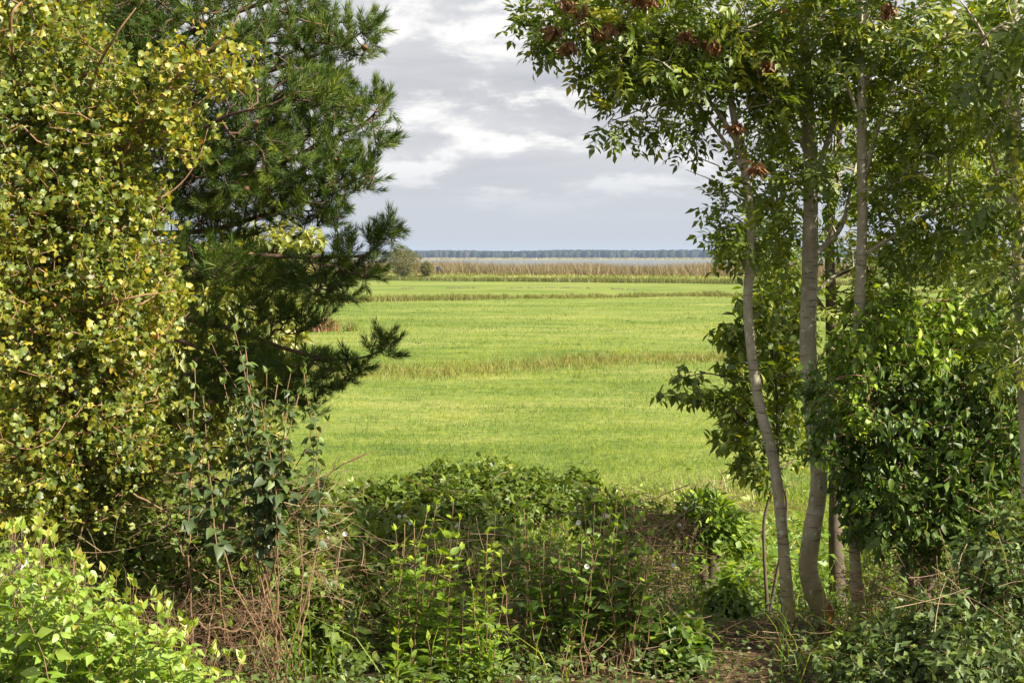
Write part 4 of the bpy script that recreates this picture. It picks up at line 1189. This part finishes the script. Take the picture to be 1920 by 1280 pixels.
# ------------------------------------------------------------------ ground cover
def cover(name, label, cat, n, px, Yr, tpl, mat, size, h, bias=0, keep=None, up=.9):
    Y = U(*Yr, n) if np.isscalar(Yr[0]) else 0
    X = (rng.uniform(px[0], px[1], n) - 960) / F * Y
    if keep is not None:
        m = keep(X, Y); X, Y = X[m], Y[m]; n = len(X)
    z = gz(X, Y) + rng.random(n) ** 1.5 * h * (.4 + 1.2 * hash_noise(X * 2.3, Y * 2.3, 12))
    pos = np.stack([X, Y, z], 1)
    d = nrm(rng.normal(size=(n, 3)) * np.array((1, 1, .35)))
    rv = np.clip(rng.normal(.45 + bias, .2, n), 0, 1)
    return scatter(name, tpl, pos, d, UP * up + rng.normal(size=(n, 3)) * .45, rng.uniform(size[0], size[1], n), mat, None, rv, label=label, cat=cat)


path_c = lambda Y: (1390 - 960) / F * Y + .12 * np.sin(Y * .9)
off_path = lambda X, Y: (np.abs(X - path_c(Y)) > .2 * np.clip((9.6 - Y) / 2, .2, 1)) | (rng.random(len(X)) < .55)
cover('ground_ivy', 'low ivy and herbs covering the shaded foreground', 'ground cover', 26000, (-200, 2120), (5.4, 10.5), LITE, M_ivy, (.018, .046), .16, keep=off_path)
cover('ground_bramble', 'trailing brambles over the sloping bank', 'ground cover', 8800, (-200, 2120), (7.2, 16), BRAMBLE, M_bramble, (.055, .10), .38, keep=lambda X, Y: (np.abs(X - path_c(Y)) > .5))
cover('bank_herbs', 'mixed herbs and nettles at the field margin', 'ground cover', 13000, (-300, 2220), (11.5, 23.5), LITE + LANCE[:1], M_herb, (.07, .14), .4, .1)
cover('bank_nettles', 'lush nettles and herbs between the stump and the leaning ash', 'ground cover', 2600, (1300, 1560), (9.5, 15), LITE + LANCE[:1], M_shoot, (.05, .10), .4, -.2)
n = 4200
Y = rng.uniform(5.8, 10.5, n); X = np.where(rng.random(n) < .5, path_c(Y) + rng.normal(size=n) * .35, (rng.uniform(-100, 2020, n) - 960) / F * Y)
scatter('leaf_litter', LITE, np.stack([X, Y, gz(X, Y) + .006], 1), rng.normal(size=(n, 3)) * np.array((1, 1, .12)), UP + rng.normal(size=(n, 3)) * .25, rng.uniform(.018, .045, n), M_dry, None, np.clip(rng.normal(.45, .25, n), 0, 1), label='dead brown leaves strewn over the path and soil', cat='leaf litter')
n = 16000
Y = rng.uniform(14, 24, n); X = (rng.uniform(-300, 2220, n) - 960) / F * Y
V, T = upright_blades(n, X, Y, rng.uniform(.15, .5, n), np.full(n, .011), .7)
obj('margin_grass', V, T, M_grass, rnd=np.repeat(np.clip(rng.normal(.5, .25, n), 0, 1), 5), kind='stuff', label='rough grass along the near edge of the meadow', cat='grass')
n = 1000
Y = rng.uniform(17, 24.5, n); X = (np.where(rng.random(n) < .6, rng.normal(1330, 90, n), rng.uniform(560, 1500, n)) - 960) / F * Y
V, T = upright_blades(n, X, Y, rng.uniform(.2, .5, n), np.full(n, .010), .9)
obj('dry_grass', V, T, M_straw, rnd=np.repeat(rng.random(n), 5), kind='stuff', label='dry straw coloured grass at the meadow edge', cat='grass')
n = 110
Y = rng.uniform(11.5, 14.5, n); X = (rng.normal(1410, 38, n) - 960) / F * Y
V, T = upright_blades(n, X, Y, rng.uniform(.15, .4, n), np.full(n, .016), 2.4)
obj('flattened_reeds', V, T, M_straw, rnd=np.repeat(np.clip(rng.normal(.7, .2, n), 0, 1), 5), kind='stuff', label='flattened pale reed leaves in sun beside the leaning ash', cat='reeds')


n = 5200
Y = rng.uniform(6.4, 13, n); X = (rng.uniform(-100, 2020, n) - 960) / F * Y
m_ = (hash_noise(X * 1.6, Y * 1.6, 41) > .45) & (np.abs(X - path_c(Y)) > .15)
X, Y = X[m_], Y[m_]; n = len(X)
V, T = upright_blades(n, X, Y, rng.uniform(.12, .45, n), rng.uniform(.004, .009, n), .8)
obj('bank_grass', V, T, M_grass, rnd=np.repeat(np.clip(rng.normal(.35, .25, n), 0, 1), 5), kind='stuff', label='long thin grass blades among the foreground plants', cat='grass')


# dead canes and twigs
def canes(name, label, n, px, py, Yr, length, r, seed_bias=0, curve=.25, flat=.5):
    g = 5
    P0 = np.array([at(U(*px), U(*py), 1.0) for _ in range(n)])
    Y = rng.uniform(Yr[0], Yr[1], n)
    X = P0[:, 0] * Y; Z = ZC + (P0[:, 2] - ZC) * Y
    Z = np.maximum(Z, gz(X, Y) + .03)
    c = np.stack([X, Y, Z], 1)
    d = nrm(rng.normal(size=(n, 3)) * np.array((1, .7, flat)))
    L = rng.uniform(length[0], length[1], n)
    bnd = rng.normal(size=(n, 3)) * curve * L[:, None]
    t = np.linspace(-.5, .5, g)
    pts = c[:, None] + d[:, None] * (L[:, None] * t)[..., None] + bnd[:, None] * (.25 - t ** 2)[None, :, None]
    pts[..., 2] = np.maximum(pts[..., 2], gz(pts[..., 0], pts[..., 1]) + .01)
    rr = rng.uniform(r[0], r[1], n)
    a = pts[:, :-1].reshape(-1, 3); b_ = pts[:, 1:].reshape(-1, 3)
    rs = rr[:, None] * np.linspace(1, .45, g)[None]
    V, T = edge_tubes(a, b_, rs[:, :-1].ravel(), rs[:, 1:].ravel(), 4)
    rv = np.repeat(np.clip(rng.normal(.5 + seed_bias, .25, n), 0, 1), (g - 1) * 8)
    return obj(name, V, T, M_dry, rnd=rv, kind='stuff', label=label, cat='twigs')


canes('dry_canes', 'tangle of dry brown canes in the left thicket', 900, (60, 640), (890, 1170), (6.5, 7.9), (.1, .45), (.0007, .0022), .1, curve=.35)
canes('dry_canes', 'matted dead stems and roots beside the bright dogwood', 900, (270, 520), (1120, 1300), (6.0, 6.9), (.04, .22), (.0007, .002), -.22, curve=.25, flat=.8)
canes('dry_canes', 'dry stems lying between the green shoots in the centre', 900, (560, 1260), (1010, 1260), (6.9, 8.4), (.1, .5), (.0008, .0024), .15, flat=.6)
canes('dry_canes', 'heap of dead brushwood left of the stump', 420, (1170, 1310), (960, 1160), (8.6, 11), (.15, .5), (.0012, .0035), -.05, flat=.5)
canes('dry_canes', 'dead twigs in the dark hollow under the right shrub', 260, (1590, 1830), (1030, 1170), (7.3, 8.1), (.12, .4), (.0009, .0025), -.1, curve=.5)
canes('dry_canes', 'scattered litter twigs on the bare path', 260, (1180, 1560), (1150, 1290), (6.8, 8.4), (.05, .22), (.0008, .0022), .1, flat=.08)
canes('dry_canes', 'dry canes standing out of the bramble bank, bottom right', 26, (1700, 1920), (1040, 1200), (6.0, 6.6), (.2, .5), (.001, .002), .3, flat=1.2)
canes('dry_canes', 'dead stems in the margin below the meadow', 420, (560, 1500), (900, 1010), (11, 17), (.15, .6), (.0015, .0035), 0)


def dry_branch(label, pts, r):
    Q = smooth_path(pts, 26); Q[1:-1] += rng.normal(size=(24, 3)) * .005
    V, T = tube(Q, np.linspace(r, r * .35, 26), 7)
    root = thing('dry_branch', label, 'branch', tuple(Q[0]), 'bare dry branches')
    stem = obj('stem', V, T, M_stem, root)
    for k in (9, 14, 18, 21):
        e = Q[k] + nrm(Q[k] - Q[k - 2] + rng.normal(size=3) * .03) * U(.06, .16)
        V, T = tube(np.array([Q[k], (Q[k] + e) / 2 + rng.normal(size=3) * .008, e]), np.array((r * .4, r * .3, r * .15)), 5)
        obj('side_twig', V, T, M_stem, stem)


dry_branch('long pale branch rising rightwards out of the left thicket', [gp(480, 1100, 6.9), at(500, 1040, 6.8), at(560, 950, 6.8), at(600, 905, 6.8), at(640, 870, 6.8), at(690, 850, 6.8)], .007)
dry_branch('thin bare branch arching over the left thicket', [gp(110, 1060, 6.5), at(160, 970, 6.6), at(230, 925, 6.6), at(290, 895, 6.6), at(360, 885, 6.6), at(420, 905, 6.6)], .005)
dry_branch('bare branch slanting down to the right through the left thicket', [at(250, 925, 6.5), at(310, 960, 6.5), at(350, 1050, 6.5), at(400, 1090, 6.5), at(460, 1125, 6.5), gp(500, 1200, 6.6)], .005)
dry_branch('dark dead branch lying across the matted roots', [at(360, 1165, 6.2), at(420, 1180, 6.2), at(480, 1195, 6.2), gp(510, 1230, 6.3)], .006)
dry_branch('straight reddish stick slanting at the bottom right of centre', [at(1080, 1205, 6.9), at(1110, 1230, 6.9), at(1160, 1272, 6.9)], .005)

# white bindweed flowers
b = gp(900, 1100, 9)
root = thing('bindweed', 'white bindweed flowers dotted over the brambles', 'flowers', b)
fv, ft = tube(np.array([(0, 0, 0), (0, .02, 0), (0, .035, 0), (0, .04, 0)]), np.array((.003, .007, .02, .026)), 10, cap=False)
spots = [(748, 968, 10), (760, 968, 10), (768, 981, 9.6), (856, 985, 9.2), (1087, 980, 7.3), (1138, 967, 9), (1262, 1060, 8.2), (1273, 985, 9), (1283, 953, 10), (615, 996, 7.6), (648, 1001, 7.6), (1100, 1062, 7.0)]
vine = []
for (px, py, Y) in spots:
    c = at(px, py, Y)
    d_ = nrm(np.array([[U(-.4, .4), -1, .35]]))
    M = frames(d_, rng.normal(size=(1, 3)))[0]
    obj('flower', fv @ M.T * .5 + c, ft, M_white, root, np.full(len(fv), .5))
    g0 = np.array((c[0] + U(-.1, .1), c[1] + .1, float(gz(c[0], c[1] + .1))))
    vine.append(smooth_path([g0, (g0 + c) / 2 + rng.normal(size=3) * .05, c], 9))
a = np.concatenate([q[:-1] for q in vine]); b_ = np.concatenate([q[1:] for q in vine])
V, T = edge_tubes(a, b_, np.full(len(a), .0018), np.full(len(a), .0016))
obj('vine', V, T, M_stem, root)

# ------------------------------------------------------------------ in the meadow and along the reeds
def tuft_thing(name, label, cat, px, py, Y, n, rad, h, w, mat, lean):
    b = np.array(((px - 960) / F * Y, Y, 0.0)); b[2] = float(gz(b[0], b[1]))
    root = thing(name, label, cat, tuple(b))
    q = rng.normal(size=(n, 2)) * rad * .5
    V, T = upright_blades(n, b[0] + q[:, 0], b[1] + q[:, 1], h * rng.uniform(.45, 1.1, n), np.full(n, w), lean)
    obj('foliage', V, T, mat, root, np.repeat(rng.random(n), 5), kind='stuff')
    return root, b


root, b = tuft_thing('dock_bush', 'rust coloured bush standing in the meadow by the pine', 'bush', 606, 622, 77, 330, .75, .85, .045, M_orange, .6)
Ps = []
for k in range(5):
    t_ = b + np.array((U(.2, .6), 0, U(1.1, 1.6)))
    V, T = tube(smooth_path([b + np.array((U(-.2, .3), 0, 0)), b + np.array((U(0, .4), 0, .7)), t_], 8), np.linspace(.02, .01, 8), 5)
    obj('stalk', V, T, M_stem, root)
tuft_thing('grass_tussock', 'small green tussock right of the rust coloured bush', 'grass', 655, 622, 77, 90, .5, .62, .03, M_reed, .9)


def far_bush(name, label, cat, px, Y, w_, h_, mat, n, trunk=True, group=None):
    b = np.array(((px - 960) / F * Y, Y, 0.0)); b[2] = float(gz(b[0], b[1]))
    root = thing(name, label, cat, tuple(b), group)
    tips = []
    for k in range(9):
        t_ = b + np.array((U(-.35, .35) * w_, U(-.3, .3) * w_, U(.5, .85) * h_))
        Q = smooth_path([b, b * .6 + t_ * .4 + rng.normal(size=3) * .1, t_], 9)
        V, T = tube(Q, np.linspace(.09, .02, 9) * h_ / 5, 6); obj('stem', V, T, M_bark_dark, root); tips.append(t_)
    q = nrm(rng.normal(size=(n, 3))) * rng.random((n, 1)) ** .35
    lump = .78 + .35 * hash_noise(q[:, 0] * 3 + 7, q[:, 2] * 3 + q[:, 1] * 2, 31)
    pos = b + q * lump[:, None] * np.array((w_ * .5, w_ * .5, h_ * .5)) + np.array((0, 0, h_ * .52))
    scatter('crown', [LITE[0], LITE[2]], pos, nrm(rng.normal(size=(n, 3)) + q), UP + rng.normal(size=(n, 3)) * .6, rng.uniform(.16, .3, n), mat, root, np.clip(rng.normal(.4, .22, n) + (lump - .95) * 1.2, 0, 1))


far_bush('willow_tree', 'round olive coloured tree by the reeds, left of the lake view', 'tree', 757, 268, 6.6, 6.0, M_far_tree, 7000)
far_bush('green_bush', 'small green bush right of the round olive tree', 'bush', 800, 268, 2.6, 2.9, M_far_tree, 2200)
far_bush('green_bush', 'low bush half hidden left of the round olive tree', 'bush', 712, 262, 3.2, 2.2, M_far_tree, 1500)


def person():
    Y = 270.0; X = (821 - 960) / F * Y
    zb = float(gz(X, Y))
    root = thing('person', 'distant person in dark blue jacket walking beside the green bush', 'person', (X, Y, zb))
    verts = [(0, 0, .95), (0, 0, 1.2), (0, .0, 1.42), (0, -.01, 1.53), (0, -.02, 1.66), (.2, 0, 1.40), (.26, .02, 1.13), (.24, -.08, .90), (-.2, 0, 1.40), (-.26, .02, 1.13), (-.24, -.1, .90),
             (.1, 0, .90), (.12, -.06, .50), (.12, .08, .08), (.12, -.08, .03), (-.1, 0, .90), (-.12, .08, .50), (-.12, .16, .08), (-.12, .0, .03)]
    edges = [(0, 1), (1, 2), (2, 3), (3, 4), (2, 5), (5, 6), (6, 7), (2, 8), (8, 9), (9, 10), (0, 11), (11, 12), (12, 13), (13, 14), (0, 15), (15, 16), (16, 17), (17, 18)]
    rad = [.17, .17, .16, .06, .11, .08, .06, .045, .08, .06, .045, .10, .07, .05, .045, .10, .07, .05, .045]
    me = bpy.data.meshes.new('body'); me.from_pydata(verts, edges, [])
    o = bpy.data.objects.new('body', me); COL.objects.link(o); o.parent = root
    sk = o.modifiers.new('skin', 'SKIN'); o.modifiers.new('sub', 'SUBSURF').render_levels = 2
    for i_, r_ in enumerate(rad):
        me.skin_vertices[0].data[i_].radius = (r_, r_ * .8); me.skin_vertices[0].data[i_].use_root = (i_ == 0)
    m, N, L = new_mat('dark blue clothing')
    tcn = N.new('ShaderNodeTexCoord'); s = N.new('ShaderNodeSeparateXYZ'); L.new(tcn.outputs['Object'], s.inputs[0])
    r_ = ramp_node(N, [(0, (.02, .02, .025)), (.50, (.02, .02, .025)), (.51, (.02, .03, .09)), (.84, (.02, .03, .09)), (.845, (.45, .28, .2)), (.93, (.45, .28, .2)), (.935, (.05, .035, .03))])
    r_.color_ramp.interpolation = 'CONSTANT'
    dv = N.new('ShaderNodeMath'); dv.operation = 'DIVIDE'; dv.inputs[1].default_value = 1.8
    L.new(s.outputs[2], dv.inputs[0]); L.new(dv.outputs[0], r_.inputs[0])
    bb = N.new('ShaderNodeBsdfPrincipled'); bb.inputs['Roughness'].default_value = .8; L.new(r_.outputs[0], bb.inputs['Base Color'])
    ou = N.new('ShaderNodeOutputMaterial'); L.new(bb.outputs[0], ou.inputs[0])
    me.materials.append(m)


person()

# ------------------------------------------------------------------ air
hz_d = np.array([(sx * 2750, sy, sz) for sz in (-6.0, 32.0) for sx, sy in ((-1, -45), (1, -45), (1, 4350), (-1, 4350))], float)
hz_f = np.array([(3, 2, 1, 0), (4, 5, 6, 7), (0, 1, 5, 4), (1, 2, 6, 5), (2, 3, 7, 6), (3, 0, 4, 7)])
m, N, L = new_mat('air')
pv = N.new('ShaderNodeVolumePrincipled')
pv.inputs['Color'].default_value = (.5, .66, 1.0, 1)
pv.inputs['Density'].default_value = 0.00008
pv.inputs['Anisotropy'].default_value = 0.0
ou = N.new('ShaderNodeOutputMaterial'); L.new(pv.outputs[0], ou.inputs['Volume'])
obj('haze', hz_d, hz_f, m, quads=True, kind='stuff', smooth=False)
